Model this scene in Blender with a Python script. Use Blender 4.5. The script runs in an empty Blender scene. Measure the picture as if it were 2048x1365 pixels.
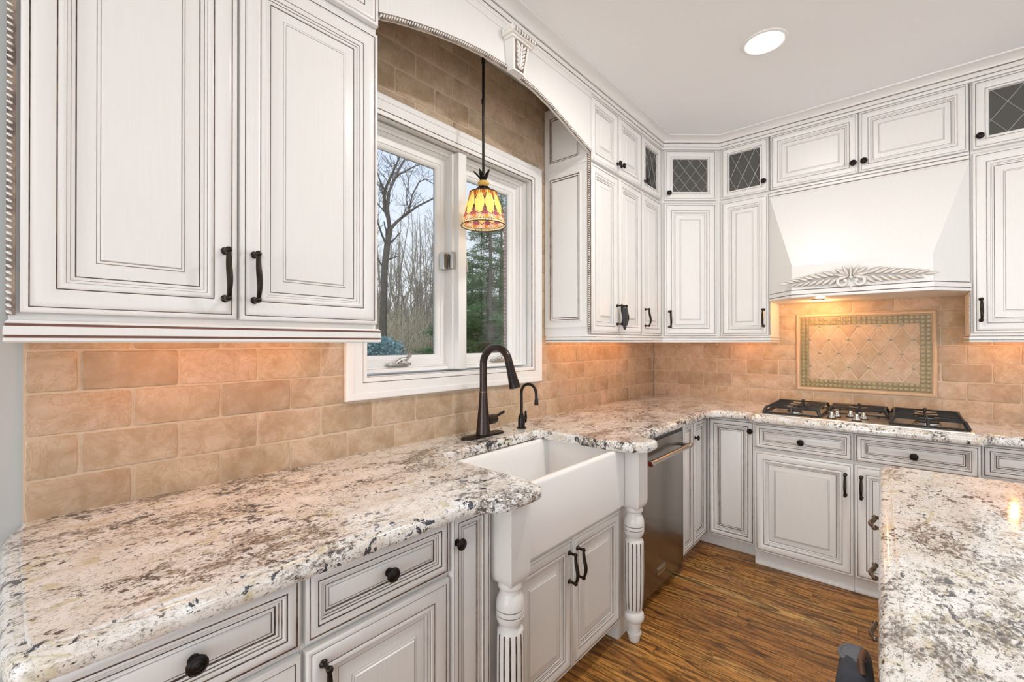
import bpy, bmesh, math, random
from mathutils import Vector, Matrix
random.seed(7)
PI = math.pi
sc = bpy.context.scene
COL = sc.collection
W0 = Vector((0, 0, 0))

# ------------------------------------------------------------------ materials
def new_mat(name):
    m = bpy.data.materials.new(name); m.use_nodes = True
    nt = m.node_tree; nt.nodes.clear()
    return m, nt
def nd(nt, typ, ins=None, **props):
    n = nt.nodes.new(typ)
    for k, v in props.items(): setattr(n, k, v)
    for k, v in (ins or {}).items():
        s = n.inputs[k]
        if hasattr(v, 'is_output') or isinstance(v, bpy.types.NodeSocket): nt.links.new(v, s)
        else:
            if isinstance(v, tuple) and len(v) == 3 and s.type == 'RGBA': v = (*v, 1)
            s.default_value = v
    return n
def math_n(nt, op, a, b=None, c=None):
    ins = {0: a}
    if b is not None: ins[1] = b
    if c is not None: ins[2] = c
    return nd(nt, 'ShaderNodeMath', ins, operation=op).outputs[0]
def mixc(nt, f, a, b, blend='MIX'):
    n = nt.nodes.new('ShaderNodeMix'); n.data_type = 'RGBA'; n.blend_type = blend
    for i, v in ((0, f), (6, a), (7, b)):
        if isinstance(v, bpy.types.NodeSocket): nt.links.new(v, n.inputs[i])
        else:
            if isinstance(v, tuple) and len(v) == 3: v = (*v, 1)
            n.inputs[i].default_value = v
    return n.outputs[2]
def ramp(nt, f, stops, interp='LINEAR'):
    n = nd(nt, 'ShaderNodeValToRGB', {0: f}); cr = n.color_ramp; cr.interpolation = interp
    while len(cr.elements) < len(stops): cr.elements.new(0.5)
    for e, (p, c) in zip(cr.elements, stops):
        e.position = p
        e.color = (c, c, c, 1) if not isinstance(c, tuple) else (*c, 1)
    return n.outputs[0]
def objc(nt, scale=(1, 1, 1), rot=(0, 0, 0)):
    tc = nd(nt, 'ShaderNodeTexCoord')
    g = nd(nt, 'ShaderNodeMapping', {'Vector': tc.outputs['Object'], 'Scale': scale, 'Rotation': rot})
    return g.outputs[0]
def worldc(nt, scale=(1, 1, 1), rot=(0, 0, 0)):
    g = nd(nt, 'ShaderNodeNewGeometry')
    return nd(nt, 'ShaderNodeMapping', {'Vector': g.outputs['Position'], 'Scale': scale, 'Rotation': rot}).outputs[0]
def noise(nt, v, s, detail=3, rough=.55, dist=0.0, out=0):
    return nd(nt, 'ShaderNodeTexNoise', {'Vector': v, 'Scale': s, 'Detail': detail, 'Roughness': rough, 'Distortion': dist}).outputs[out]
def finish(nt, col, rough=.5, metal=0.0, bump=None, bstr=.2, bdist=.002, coat=0.0, spec=.5, trans=0.0, alpha=None, extra=None):
    b = nt.nodes.new('ShaderNodeBsdfPrincipled')
    def put(k, v):
        if isinstance(v, bpy.types.NodeSocket): nt.links.new(v, b.inputs[k])
        else:
            if isinstance(v, tuple) and len(v) == 3: v = (*v, 1)
            b.inputs[k].default_value = v
    put('Base Color', col); put('Roughness', rough); put('Metallic', metal)
    put('Coat Weight', coat); put('Specular IOR Level', spec)
    if coat: put('Coat Roughness', .08)
    if trans: put('Transmission Weight', trans)
    for k, v in (extra or {}).items(): put(k, v)
    if bump is not None:
        bn = nd(nt, 'ShaderNodeBump', {'Height': bump, 'Strength': bstr, 'Distance': bdist})
        nt.links.new(bn.outputs[0], b.inputs['Normal'])
    o = nt.nodes.new('ShaderNodeOutputMaterial'); nt.links.new(b.outputs[0], o.inputs[0])
    return b

M = {}
def simple(name, col, rough=.5, metal=0.0, nscale=40, namt=.06, **kw):
    m, nt = new_mat(name)
    n = noise(nt, worldc(nt), nscale, 2)
    dark = tuple(c * (1 - namt) for c in col)
    lite = tuple(min(1, c * (1 + namt)) for c in col)
    finish(nt, mixc(nt, n, dark, lite), rough, metal, **kw)
    M[name] = m; return m

def mk_paint(name, col, rough=.32, wear=.06):
    m, nt = new_mat(name)
    v = worldc(nt, (1, 1, .06))
    g = noise(nt, v, 160, 3)                      # faint vertical brush grain
    big = noise(nt, worldc(nt), 3, 2)
    c1 = mixc(nt, g, tuple(x * (1 - wear) for x in col), tuple(min(1, x * (1 + wear * .4)) for x in col))
    c2 = mixc(nt, math_n(nt, 'MULTIPLY', big, .25), c1, tuple(x * y for x, y in zip(col, (.97, .95, .92))))
    finish(nt, c2, rough, bump=g, bstr=.06, bdist=.001)
    M[name] = m
mk_paint('cream_paint', (.795, .780, .752))
mk_paint('white_trim', (.84, .825, .80), .35, .03)
# the brown glaze wiped into the grooves, broken where it has been rubbed thin
m, nt = new_mat('glaze')
n1 = noise(nt, worldc(nt), 22, 4, .6)
finish(nt, mixc(nt, ramp(nt, n1, [(.38, 0.0), (.62, 1.0)]), (.075, .042, .028), (.27, .195, .14)), .5)
M['glaze'] = m
m, nt = new_mat('deep_glaze')                        # where it pools against the raised panel
n1 = noise(nt, worldc(nt), 22, 4, .6)
finish(nt, mixc(nt, ramp(nt, n1, [(.40, 0.0), (.66, 1.0)]), (.03, .018, .012), (.13, .085, .058)), .5); M['deep_glaze'] = m
m, nt = new_mat('red_glaze')
n1 = noise(nt, worldc(nt), 18, 3)
finish(nt, mixc(nt, n1, (.10, .03, .018), (.26, .10, .06)), .5); M['red_glaze'] = m
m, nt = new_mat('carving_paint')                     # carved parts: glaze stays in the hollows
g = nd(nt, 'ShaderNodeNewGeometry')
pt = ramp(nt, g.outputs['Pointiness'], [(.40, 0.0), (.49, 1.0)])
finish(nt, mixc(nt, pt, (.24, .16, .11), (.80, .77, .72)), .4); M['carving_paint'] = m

# granite
m, nt = new_mat('granite')
v = worldc(nt, (1.0, 1.55, 1.4), (0, 0, .22))
va = worldc(nt, (1, 1.3, 1))
def thr_mask(f, thr, w, amt):
    return nd(nt, 'ShaderNodeMapRange', {0: math_n(nt, 'SUBTRACT', f, thr), 1: 0.0, 2: w, 3: 0.0, 4: amt}).outputs[0]
base = mixc(nt, ramp(nt, noise(nt, v, 9, 5, .65), [(.33, 0.0), (.58, 1.0)]), (.70, .625, .54), (.86, .85, .825))
base = mixc(nt, thr_mask(noise(nt, v, 12, 3, .6, .5), .58, .08, .3), base, (.68, .54, .42))
base = mixc(nt, thr_mask(noise(nt, v, 9, 4, .7, 1.0), .565, .06, .6), base, (.56, .47, .22))
base = mixc(nt, thr_mask(noise(nt, v, 95, 3, .7), .555, .04, .5), base, (.42, .40, .375))
cl = noise(nt, v, 4.2, 4, .65)                                      # where flecks crowd together
fine = ramp(nt, noise(nt, v, 130, 2, .6), [(.40, .35), (.58, 1.0)])     # crystals inside every fleck
f1 = thr_mask(noise(nt, v, 30, 6, .82, .5), math_n(nt, 'MULTIPLY_ADD', cl, -.95, 1.03), .05, .95)
base = mixc(nt, math_n(nt, 'MULTIPLY', f1, fine), base, (.155, .112, .075))
base = mixc(nt, thr_mask(noise(nt, v, 85, 4, .7), math_n(nt, 'MULTIPLY_ADD', cl, -.46, .815), .025, .9), base, (.075, .066, .058))
base = mixc(nt, thr_mask(noise(nt, v, 165, 2, .6), .60, .03, .55), base, (.20, .17, .14))
cl2 = noise(nt, va, 5.5, 3, .6)
base = mixc(nt, thr_mask(noise(nt, va, 42, 4, .7, .5), math_n(nt, 'MULTIPLY_ADD', cl2, -.70, .955), .025, .95), base, (.022, .028, .042))
finish(nt, base, .09, coat=.4, spec=.5); M['granite'] = m

# tumbled travertine, one tint per tile through the face attribute "tint"
m, nt = new_mat('travertine')
at = nd(nt, 'ShaderNodeAttribute', attribute_name='tint')
rx = nd(nt, 'ShaderNodeSeparateXYZ', {0: at.outputs['Vector']})
tone = ramp(nt, rx.outputs[0], [(0.0, (.35, .235, .145)), (.3, (.50, .36, .24)), (.55, (.54, .385, .275)), (.8, (.51, .395, .25)), (1.0, (.42, .285, .18))])
v = nd(nt, 'ShaderNodeVectorMath', {0: worldc(nt), 1: at.outputs['Vector']}, operation='ADD').outputs[0]
cloud = noise(nt, v, 16, 5, .62, .6)
c = mixc(nt, ramp(nt, cloud, [(.33, 0.0), (.68, 1.0)]), mixc(nt, .45, tone, (.34, .215, .11)), mixc(nt, .22, tone, (.86, .76, .62)))
vein = ramp(nt, noise(nt, v, 9, 6, .7, 2.5), [(.465, 0.0), (.495, .65), (.525, 0.0)])
c = mixc(nt, vein, c, (.40, .27, .13))
pit = ramp(nt, noise(nt, v, 120, 2), [(.66, 0.0), (.72, .55)])
c = mixc(nt, pit, c, (.42, .30, .19))
finish(nt, c, .52, bump=noise(nt, v, 60, 4), bstr=.25, bdist=.003); M['travertine'] = m
simple('grout', (.60, .475, .345), .85, nscale=90, namt=.1)
simple('wall_paint', (.46, .485, .48), .6, namt=.02)
simple('ceiling_paint', (.875, .885, .89), .8, namt=.01)
simple('bronze', (.022, .018, .016), .34, .75, nscale=60, namt=.5)
simple('aged_bronze', (.035, .026, .018), .3, .85, nscale=30, namt=.6)
simple('rubbed_bronze', (.042, .028, .024), .28, .7, nscale=30, namt=.3)
simple('cast_iron', (.018, .019, .021), .42, .2, nscale=120, namt=.3)
simple('black_plastic', (.012, .012, .013), .3)
simple('fireclay', (.87, .855, .83), .12, namt=.01, coat=.5)
simple('caulk', (.76, .69, .53), .5, namt=.03)
simple('nickel', (.50, .48, .44), .25, 1.0, namt=.05)
simple('red_enamel', (.16, .012, .012), .25)
simple('badge', (.62, .60, .57), .3, 1.0)
simple('dark_letter', (.06, .05, .045), .4)
simple('brass_brown', (.16, .12, .08), .3, .8, nscale=50, namt=.3)
simple('lead', (.36, .37, .38), .4, .6)
simple('interior_wood', (.075, .06, .042), .6)
simple('dark_cloth', (.055, .062, .078), .85, nscale=200, namt=.25)
simple('grey_cloth', (.15, .16, .18), .8, nscale=200, namt=.2)
simple('brown_leather', (.12, .055, .03), .45)
simple('pouch_leather', (.016, .019, .026), .5, nscale=80, namt=.4)
simple('amber_bead', (.72, .47, .13), .2)
simple('mosaic_olive', (.25, .195, .07), .25, nscale=30, namt=.25)
simple('mosaic_dot', (.20, .17, .09), .15, namt=.2, coat=.5)
simple('pencil_stone', (.62, .44, .28), .45, nscale=25, namt=.15)
m, nt = new_mat('stainless')
n1 = noise(nt, worldc(nt, (1, 1, .01)), 260, 2)
finish(nt, (.62, .60, .57), math_n(nt, 'MULTIPLY_ADD', n1, .12, .26), 1.0); M['stainless'] = m
m, nt = new_mat('dark_stainless')
n1 = noise(nt, worldc(nt, (1, 1, .01)), 260, 2)
finish(nt, (.29, .265, .24), math_n(nt, 'MULTIPLY_ADD', n1, .10, .20), 1.0); M['dark_stainless'] = m
# window glass
m, nt = new_mat('window_glass')
tr = nd(nt, 'ShaderNodeBsdfTransparent', {0: (.97, .985, .98)}); gl = nd(nt, 'ShaderNodeBsdfGlossy', {'Roughness': .02})
fr = nd(nt, 'ShaderNodeFresnel', {0: 1.4})
mx = nd(nt, 'ShaderNodeMixShader', {0: math_n(nt, 'MULTIPLY', fr.outputs[0], .12), 1: tr.outputs[0], 2: gl.outputs[0]})
o = nd(nt, 'ShaderNodeOutputMaterial', {0: mx.outputs[0]}); M['window_glass'] = m
# seeded cabinet glass: grey tint, see-through, wavy
m, nt = new_mat('seeded_glass')
bn = nd(nt, 'ShaderNodeBump', {'Height': noise(nt, worldc(nt), 45, 3, .6), 'Strength': .35, 'Distance': .004})
tr = nd(nt, 'ShaderNodeBsdfTransparent', {0: (.36, .37, .33)}); gl = nd(nt, 'ShaderNodeBsdfGlossy', {0: (.8, .8, .8), 'Roughness': .12, 'Normal': bn.outputs[0]})
df = nd(nt, 'ShaderNodeBsdfDiffuse', {0: (.12, .115, .10)})
m1 = nd(nt, 'ShaderNodeMixShader', {0: .5, 1: tr.outputs[0], 2: df.outputs[0]})
mx = nd(nt, 'ShaderNodeMixShader', {0: .10, 1: m1.outputs[0], 2: gl.outputs[0]})
nd(nt, 'ShaderNodeOutputMaterial', {0: mx.outputs[0]}); M['seeded_glass'] = m
# stained glass of the pendant (lit from the bulb inside)
def stained(name, col, em=.12):
    m, nt = new_mat(name)
    n1 = noise(nt, worldc(nt), 55, 3, .6)
    c = mixc(nt, n1, tuple(x * .72 for x in col), tuple(min(1, x * 1.15) for x in col))
    d = nd(nt, 'ShaderNodeBsdfDiffuse', {0: c}); t = nd(nt, 'ShaderNodeBsdfTranslucent', {0: c})
    e = nd(nt, 'ShaderNodeEmission', {0: c, 1: em})
    a = nd(nt, 'ShaderNodeMixShader', {0: .6, 1: d.outputs[0], 2: t.outputs[0]})
    s = nd(nt, 'ShaderNodeAddShader', {0: a.outputs[0], 1: e.outputs[0]})
    nd(nt, 'ShaderNodeOutputMaterial', {0: s.outputs[0]}); M[name] = m
stained('glass_yellow', (.90, .72, .27)); stained('glass_cream', (.90, .76, .50)); stained('glass_orange', (.80, .36, .07))
stained('glass_red', (.48, .12, .06), .3); stained('glass_purple', (.36, .11, .17), .3); stained('glass_pink', (.80, .46, .36), .4)
def emit(name, col, s):
    m, nt = new_mat(name)
    e = nd(nt, 'ShaderNodeEmission', {0: (*col, 1), 1: s}); nd(nt, 'ShaderNodeOutputMaterial', {0: e.outputs[0]}); M[name] = m
emit('lamp_diffuser', (1, .97, .92), 6.0); emit('warm_bulb', (1, .72, .36), 9.0)

# oak strip floor: boards run along y
m, nt = new_mat('oak_floor')
g = nd(nt, 'ShaderNodeNewGeometry'); s = nd(nt, 'ShaderNodeSeparateXYZ', {0: g.outputs['Position']})
bw = .0575
xi = math_n(nt, 'DIVIDE', s.outputs[0], bw); row = math_n(nt, 'FLOOR', xi); fx = math_n(nt, 'FRACT', xi)
wn = nd(nt, 'ShaderNodeTexWhiteNoise', {'W': row}, noise_dimensions='1D').outputs[0]
yy = math_n(nt, 'DIVIDE', math_n(nt, 'ADD', s.outputs[1], math_n(nt, 'MULTIPLY', wn, 5.0)), .82)
bi = math_n(nt, 'FLOOR', yy); fy = math_n(nt, 'FRACT', yy)
idv = nd(nt, 'ShaderNodeCombineXYZ', {0: row, 1: bi, 2: 0.0}).outputs[0]
w2 = nd(nt, 'ShaderNodeTexWhiteNoise', {'Vector': idv}, noise_dimensions='3D')
tone = ramp(nt, w2.outputs[0], [(0, (.36, .14, .034)), (.3, (.56, .245, .058)), (.6, (.68, .335, .085)), (.85, (.46, .185, .042)), (1, (.80, .45, .135))])
gv = nd(nt, 'ShaderNodeVectorMath', {0: nd(nt, 'ShaderNodeMapping', {'Vector': g.outputs['Position'], 'Scale': (1, .075, 1)}).outputs[0], 1: nd(nt, 'ShaderNodeVectorMath', {0: w2.outputs[1], 1: (9, 9, 9)}, operation='MULTIPLY').outputs[0]}, operation='ADD').outputs[0]
wob = noise(nt, gv, 5.5, 2, .5)                                      # growth rings: contour lines of a stretched field
ringv = math_n(nt, 'FRACT', math_n(nt, 'MULTIPLY', wob, 17.0))
grain = ramp(nt, ringv, [(0.0, 1.0), (.20, .55), (.50, 0.0), (.90, .15), (1.0, 1.0)])
g1 = noise(nt, gv, 210, 4, .7)
pore = ramp(nt, g1, [(.47, 0.0), (.60, .85)])
c = mixc(nt, grain, tone, mixc(nt, .12, (.028, .010, .003), tone))
c = mixc(nt, pore, c, (.035, .013, .004))
c = mixc(nt, ramp(nt, noise(nt, gv, 26, 3), [(.45, 0.0), (.75, .35)]), c, (.50, .25, .07))
ex = math_n(nt, 'MINIMUM', fx, math_n(nt, 'SUBTRACT', 1.0, fx)); ey = math_n(nt, 'MINIMUM', fy, math_n(nt, 'SUBTRACT', 1.0, fy))
seam = math_n(nt, 'MINIMUM', math_n(nt, 'DIVIDE', ex, .018), math_n(nt, 'DIVIDE', ey, .0016))
sm = math_n(nt, 'MINIMUM', seam, 1.0)
c = mixc(nt, sm, (.02, .008, .004), c)
finish(nt, c, .34, bump=sm, bstr=.4, bdist=.002, spec=.35); M['oak_floor'] = m

# outdoors
simple('bark', (.20, .165, .135), .9, nscale=14, namt=.5)
simple('pale_bark', (.44, .38, .31), .9, nscale=10, namt=.45)
simple('brush_twigs', (.72, .62, .45), .9, nscale=2, namt=.4)
simple('needles', (.13, .23, .075), .7, nscale=3, namt=.6)
simple('needles_pale', (.20, .25, .13), .7, nscale=3, namt=.5)
simple('teal_leaves', (.26, .40, .41), .5, nscale=14, namt=.7)
simple('pale_leaves', (.48, .58, .56), .5, nscale=10, namt=.4)
m, nt = new_mat('lawn')
finish(nt, mixc(nt, noise(nt, worldc(nt), 1.3, 5), (.16, .20, .07), (.42, .36, .21)), .95); M['lawn'] = m
m, nt = new_mat('brick')
bt = nd(nt, 'ShaderNodeTexBrick', {'Vector': nd(nt, 'ShaderNodeMapping', {'Vector': nd(nt, 'ShaderNodeNewGeometry').outputs['Position'], 'Rotation': (PI/2, 0, 0)}).outputs[0], 'Color1': (.42, .20, .13), 'Color2': (.55, .33, .24), 'Mortar': (.62, .57, .5), 'Scale': 1.0, 'Mortar Size': .008, 'Brick Width': .2, 'Row Height': .07})
finish(nt, bt.outputs[0], .9); M['brick'] = m

# ------------------------------------------------------------------ mesh builder
class MB:
    def __init__(s): s.v = []; s.f = []; s.m = []; s.mats = []
    def mi(s, name):
        if name not in s.mats: s.mats.append(name)
        return s.mats.index(name)
    def add(s, verts, faces, mat):
        o = len(s.v); s.v += [tuple(p) for p in verts]; k = s.mi(mat)
        for f in faces: s.f.append(tuple(i + o for i in f)); s.m.append(k)
    def box(s, x0, x1, y0, y1, z0, z1, mat, b=0.0):
        if x0 > x1: x0, x1 = x1, x0
        if y0 > y1: y0, y1 = y1, y0
        if z0 > z1: z0, z1 = z1, z0
        if b <= 0:
            vs = [(x, y, z) for z in (z0, z1) for y in (y0, y1) for x in (x0, x1)]
            s.add(vs, [(0, 2, 3, 1), (4, 5, 7, 6), (0, 1, 5, 4), (2, 6, 7, 3), (0, 4, 6, 2), (1, 3, 7, 5)], mat); return
        bm = bmesh.new(); bmesh.ops.create_cube(bm, size=1)
        for q in bm.verts:
            q.co = Vector(((x0 + x1) / 2 + q.co.x * (x1 - x0), (y0 + y1) / 2 + q.co.y * (y1 - y0), (z0 + z1) / 2 + q.co.z * (z1 - z0)))
        b = min(b, .45 * min(x1 - x0, y1 - y0, z1 - z0))
        bmesh.ops.bevel(bm, geom=bm.edges[:], offset=b, segments=3, profile=.5, affect='EDGES')
        s.bm(bm, mat); bm.free()
    def bm(s, bm, mat):
        bm.verts.index_update()
        s.add([q.co[:] for q in bm.verts], [[q.index for q in f.verts] for f in bm.faces], mat)
    def prism(s, poly, axis, a0, a1, mat):
        """poly 2D (p,q) extruded along axis 'x','y','z'"""
        def P(p, q, a): return {'x': (a, p, q), 'y': (p, a, q), 'z': (p, q, a)}[axis]
        n = len(poly); vs = [P(p, q, a0) for p, q in poly] + [P(p, q, a1) for p, q in poly]
        fs = [tuple(range(n)), tuple(range(2 * n - 1, n - 1, -1))] + [(i, i + n, (i + 1) % n + n, (i + 1) % n) for i in range(n)]
        s.add(vs, fs, mat)
    def lathe(s, c, prof, mat, seg=24, axis=(0, 0, 1), mod=None, cap=True):
        """prof: (r, t) along axis from c; mod(i,seg,t,r)->(r,mat)"""
        ax = Vector(axis).normalized(); u = ax.orthogonal().normalized(); w = ax.cross(u); c = Vector(c)
        rows = []; o = len(s.v)
        for r, t, *mm in prof:
            for i in range(seg):
                rr = mod(i, seg, t, r) if mod else r
                a = 2 * PI * i / seg
                s.v.append(tuple(c + ax * t + u * (rr * math.cos(a)) + w * (rr * math.sin(a))))
        for j in range(len(prof) - 1):
            mt = prof[j + 1][2] if len(prof[j + 1]) > 2 else mat
            for i in range(seg):
                mt2 = mt(i, seg) if callable(mt) else mt
                s.f.append((o + j * seg + i, o + j * seg + (i + 1) % seg, o + (j + 1) * seg + (i + 1) % seg, o + (j + 1) * seg + i)); s.m.append(s.mi(mt2))
        if cap:
            s.f.append(tuple(o + i for i in reversed(range(seg)))); s.m.append(s.mi(mat))
            s.f.append(tuple(o + (len(prof) - 1) * seg + i for i in range(seg))); s.m.append(s.mi(mat))
    def tube(s, pts, rad, mat, seg=10, cap=True, squash=None):
        pts = [Vector(p) for p in pts]; n = len(pts)
        if not isinstance(rad, (list, tuple)): rad = [rad] * n
        T = []
        for i in range(n):
            t = pts[min(i + 1, n - 1)] - pts[max(i - 1, 0)]
            T.append(t.normalized() if t.length > 1e-9 else Vector((0, 0, 1)))
        u = T[0].orthogonal().normalized(); o = len(s.v); k = s.mi(mat)
        for i in range(n):
            u = (u - T[i] * u.dot(T[i]))
            u = u.normalized() if u.length > 1e-6 else T[i].orthogonal().normalized()
            w = T[i].cross(u)
            for j in range(seg):
                a = 2 * PI * j / seg
                s.v.append(tuple(pts[i] + (u * math.cos(a) + w * math.sin(a)) * rad[i]))
        for i in range(n - 1):
            for j in range(seg):
                s.f.append((o + i * seg + j, o + i * seg + (j + 1) % seg, o + (i + 1) * seg + (j + 1) % seg, o + (i + 1) * seg + j)); s.m.append(k)
        if cap:
            s.f.append(tuple(o + j for j in reversed(range(seg)))); s.m.append(k)
            s.f.append(tuple(o + (n - 1) * seg + j for j in range(seg))); s.m.append(k)
    def ball(s, c, r, mat, seg=12, rings=8, sc3=(1, 1, 1), rot=None):
        vs = []; c = Vector(c)
        for i in range(1, rings):
            for j in range(seg):
                a = PI * i / rings; b = 2 * PI * j / seg
                p = Vector((math.sin(a) * math.cos(b) * sc3[0], math.sin(a) * math.sin(b) * sc3[1], math.cos(a) * sc3[2])) * r
                vs.append(c + (rot @ p if rot else p))
        t = Vector((0, 0, r * sc3[2])); vs += [c + (rot @ t if rot else t), c - (rot @ t if rot else t)]
        N = len(vs); fs = []
        for i in range(rings - 2):
            for j in range(seg): fs.append((i * seg + j, (i + 1) * seg + j, (i + 1) * seg + (j + 1) % seg, i * seg + (j + 1) % seg))
        for j in range(seg):
            fs.append((N - 2, j, (j + 1) % seg)); fs.append((N - 1, (rings - 2) * seg + (j + 1) % seg, (rings - 2) * seg + j))
        s.add(vs, fs, mat)
    def rings(s, O, u, n, w, h, prof, fill=None, z=Vector((0, 0, 1))):
        """nested mitred rectangles: prof = (offset, height, mat)"""
        O, u, n = Vector(O), Vector(u), Vector(n); o = len(s.v)
        for off, hh, *_ in prof:
            for a, b in ((off, off), (w - off, off), (w - off, h - off), (off, h - off)):
                s.v.append(tuple(O + u * a + z * b + n * hh))
        for i in range(len(prof) - 1):
            k = s.mi(prof[i + 1][2])
            for j in range(4):
                s.f.append((o + i * 4 + j, o + i * 4 + (j + 1) % 4, o + (i + 1) * 4 + (j + 1) % 4, o + (i + 1) * 4 + j)); s.m.append(k)
        if fill:
            e = o + (len(prof) - 1) * 4; s.f.append((e, e + 1, e + 2, e + 3)); s.m.append(s.mi(fill))
    def sweep(s, path, prof, side=1, closed=False, capmat=None):
        """path: 2D xy points; prof: (out, z, mat) ; side +1 = to the right of travel"""
        n = len(path); P = [Vector((p[0], p[1])) for p in path]; nv = []
        for i in range(n):
            a = P[i] - P[i - 1] if (i > 0 or closed) else P[1] - P[0]
            b = P[(i + 1) % n] - P[i] if (i < n - 1 or closed) else a
            a = a.normalized(); b = b.normalized()
            na = Vector((a.y, -a.x)) * side; nb = Vector((b.y, -b.x)) * side
            mv = na + nb; mv = mv / max(.25, mv.dot(na)) if mv.length > 1e-6 else na
            nv.append(mv)
        o = len(s.v); m = len(prof)
        for i in range(n):
            for out, z, *_ in prof:
                q = P[i] + nv[i] * out; s.v.append((q.x, q.y, z))
        for i in range(n if closed else n - 1):
            i2 = (i + 1) % n
            for j in range(m - 1):
                s.f.append((o + i * m + j, o + i2 * m + j, o + i2 * m + j + 1, o + i * m + j + 1)); s.m.append(s.mi(prof[j + 1][2]))
        if not closed and capmat:
            s.f.append(tuple(o + j for j in range(m))); s.m.append(s.mi(capmat))
            s.f.append(tuple(o + (n - 1) * m + j for j in reversed(range(m)))); s.m.append(s.mi(capmat))
    def build(s, name, parent=None, ang=35, fix=False, attr=None):
        me = bpy.data.meshes.new(name)
        if parent is None:
            xs = [p[0] for p in s.v]; ys = [p[1] for p in s.v]; zs = [p[2] for p in s.v]
            loc = Vector(((min(xs) + max(xs)) / 2, (min(ys) + max(ys)) / 2, min(zs)))
            off = loc
        else:
            off = Vector(parent['_o']); loc = Vector((0, 0, 0))
        me.from_pydata([(p[0] - off.x, p[1] - off.y, p[2] - off.z) for p in s.v], [], s.f)
        for mm in s.mats: me.materials.append(M[mm])
        me.polygons.foreach_set('material_index', s.m)
        if attr is not None:
            A = me.attributes.new('tint', 'FLOAT_VECTOR', 'FACE')
            A.data.foreach_set('vector', [c for t in attr for c in t])
        if fix:
            bm = bmesh.new(); bm.from_mesh(me); bmesh.ops.recalc_face_normals(bm, faces=bm.faces); bm.to_mesh(me); bm.free()
        me.polygons.foreach_set('use_smooth', [True] * len(me.polygons))
        me.set_sharp_from_angle(angle=math.radians(ang))
        me.update()
        ob = bpy.data.objects.new(name, me); COL.objects.link(ob)
        ob.location = loc; ob['_o'] = tuple(off)
        if parent is not None: ob.parent = parent
        return ob

def tag(o, label, cat, group=None):
    o['label'] = label; o['category'] = cat
    if group: o['group'] = group
    return o
def thing(name, loc, label, cat, group=None):
    o = bpy.data.objects.new(name, None); COL.objects.link(o); o.location = loc; o['_o'] = tuple(loc)
    o.empty_display_size = .05
    return tag(o, label, cat, group)
def structure(o): o['kind'] = 'structure'; return o
def stuff(o): o['kind'] = 'stuff'; return o

# ------------------------------------------------------------------ joinery helpers
C, G, DG = 'cream_paint', 'glaze', 'deep_glaze'
PROF = [(0, .002), (0, .016, C), (.002, .019, C), (.006, .0205, C), (.0110, .0195, C), (.0120, .0168, G), (.0130, .0185, G),
        (.022, .0208, C), (.032, .0205, C), (.041, .0185, C), (.0486, .0155, C), (.0498, .0136, G), (.0508, .0155, G),
        (.0545, .0180, C), (.0590, .0178, C), (.0630, .0148, C), (.0639, .0132, G), (.0645, .0130, C), (.0690, .0118, C), (.0701, .0102, G), (.0706, .0100, C),
        (.0760, .0085, C), (.0766, .0060, C), (.0788, .0060, DG), (.108, .0112, C), (.1088, .0102, G), (.1098, .0128, C), (.1140, .0130, C), (.1148, .0120, G), (.1170, .0155, C)]
GPROF = PROF[:16] + [(.0640, .0120, G), (.0652, .0120, C), (.0672, .0025, C)]
PROF_S = [(0, .002), (0, .016, C), (.002, .019, C), (.0068, .0200, C), (.0082, .0170, G), (.0098, .0190, G), (.020, .0195, C), (.026, .0180, C), (.0274, .0150, G), (.0290, .0175, G),
          (.0330, .0180, C), (.0358, .0150, C), (.0371, .0128, G), (.0382, .0130, C), (.0408, .0118, C), (.0421, .0098, G), (.0430, .0100, C), (.0458, .0085, C), (.0472, .0060, G), (.0490, .0060, DG),
          (.0540, .0085, C), (.0555, .0070, G), (.0566, .0105, C), (.0590, .0115, C)]
def scaled(prof, k): return [(p[0] * k, *p[1:]) for p in prof]
UX, NX = Vector((1, 0, 0)), Vector((0, -1, 0))            # window wall: right is +x, front faces -y
UY, NY = Vector((0, -1, 0)), Vector((-1, 0, 0))           # range wall: right is -y, front faces -x
Z = Vector((0, 0, 1))
def door(parent, O, u, n, w, h, name='door', k=None, label=None, prof=None):
    k = k or min(1.0, .335 * min(w, h) / .117)
    mb = MB(); mb.rings(O, u, n, w, h, scaled(PROF, k) if k > .72 else scaled(PROF_S, k / .5), C)
    o = mb.build(name, parent, ang=50)
    if label: o['label'] = label
    return o
def pull(parent, P, n, up=Z, L=.108, mat='aged_bronze', name='handle'):
    P, n, up = Vector(P), Vector(n).normalized(), Vector(up).normalized(); mb = MB()
    pts, rr = [], []
    for s_ in (1, -1):
        e = P + up * (s_ * L / 2)
        mb.lathe(e, [(.0085, 0), (.0095, .003), (.0068, .006), (.0052, .012), (.0050, .022), (.0066, .028)], mat, 14, n)
        mb.ball(e + n * .030, .0080, mat, 12, 8)
    for i in range(13):
        t = i / 12
        pts.append(P + up * (L / 2 - L * t) + n * (.030 + .0075 * math.sin(PI * t) * (1 if t < .8 else 1) - .004 * math.sin(2 * PI * t)))
        rr.append(.0046 + .0026 * math.sin(PI * t))
    mb.tube(pts, rr, mat, 10)
    o = mb.build(name, parent); o['label'] = 'dark bronze arched handle'; return o
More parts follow.
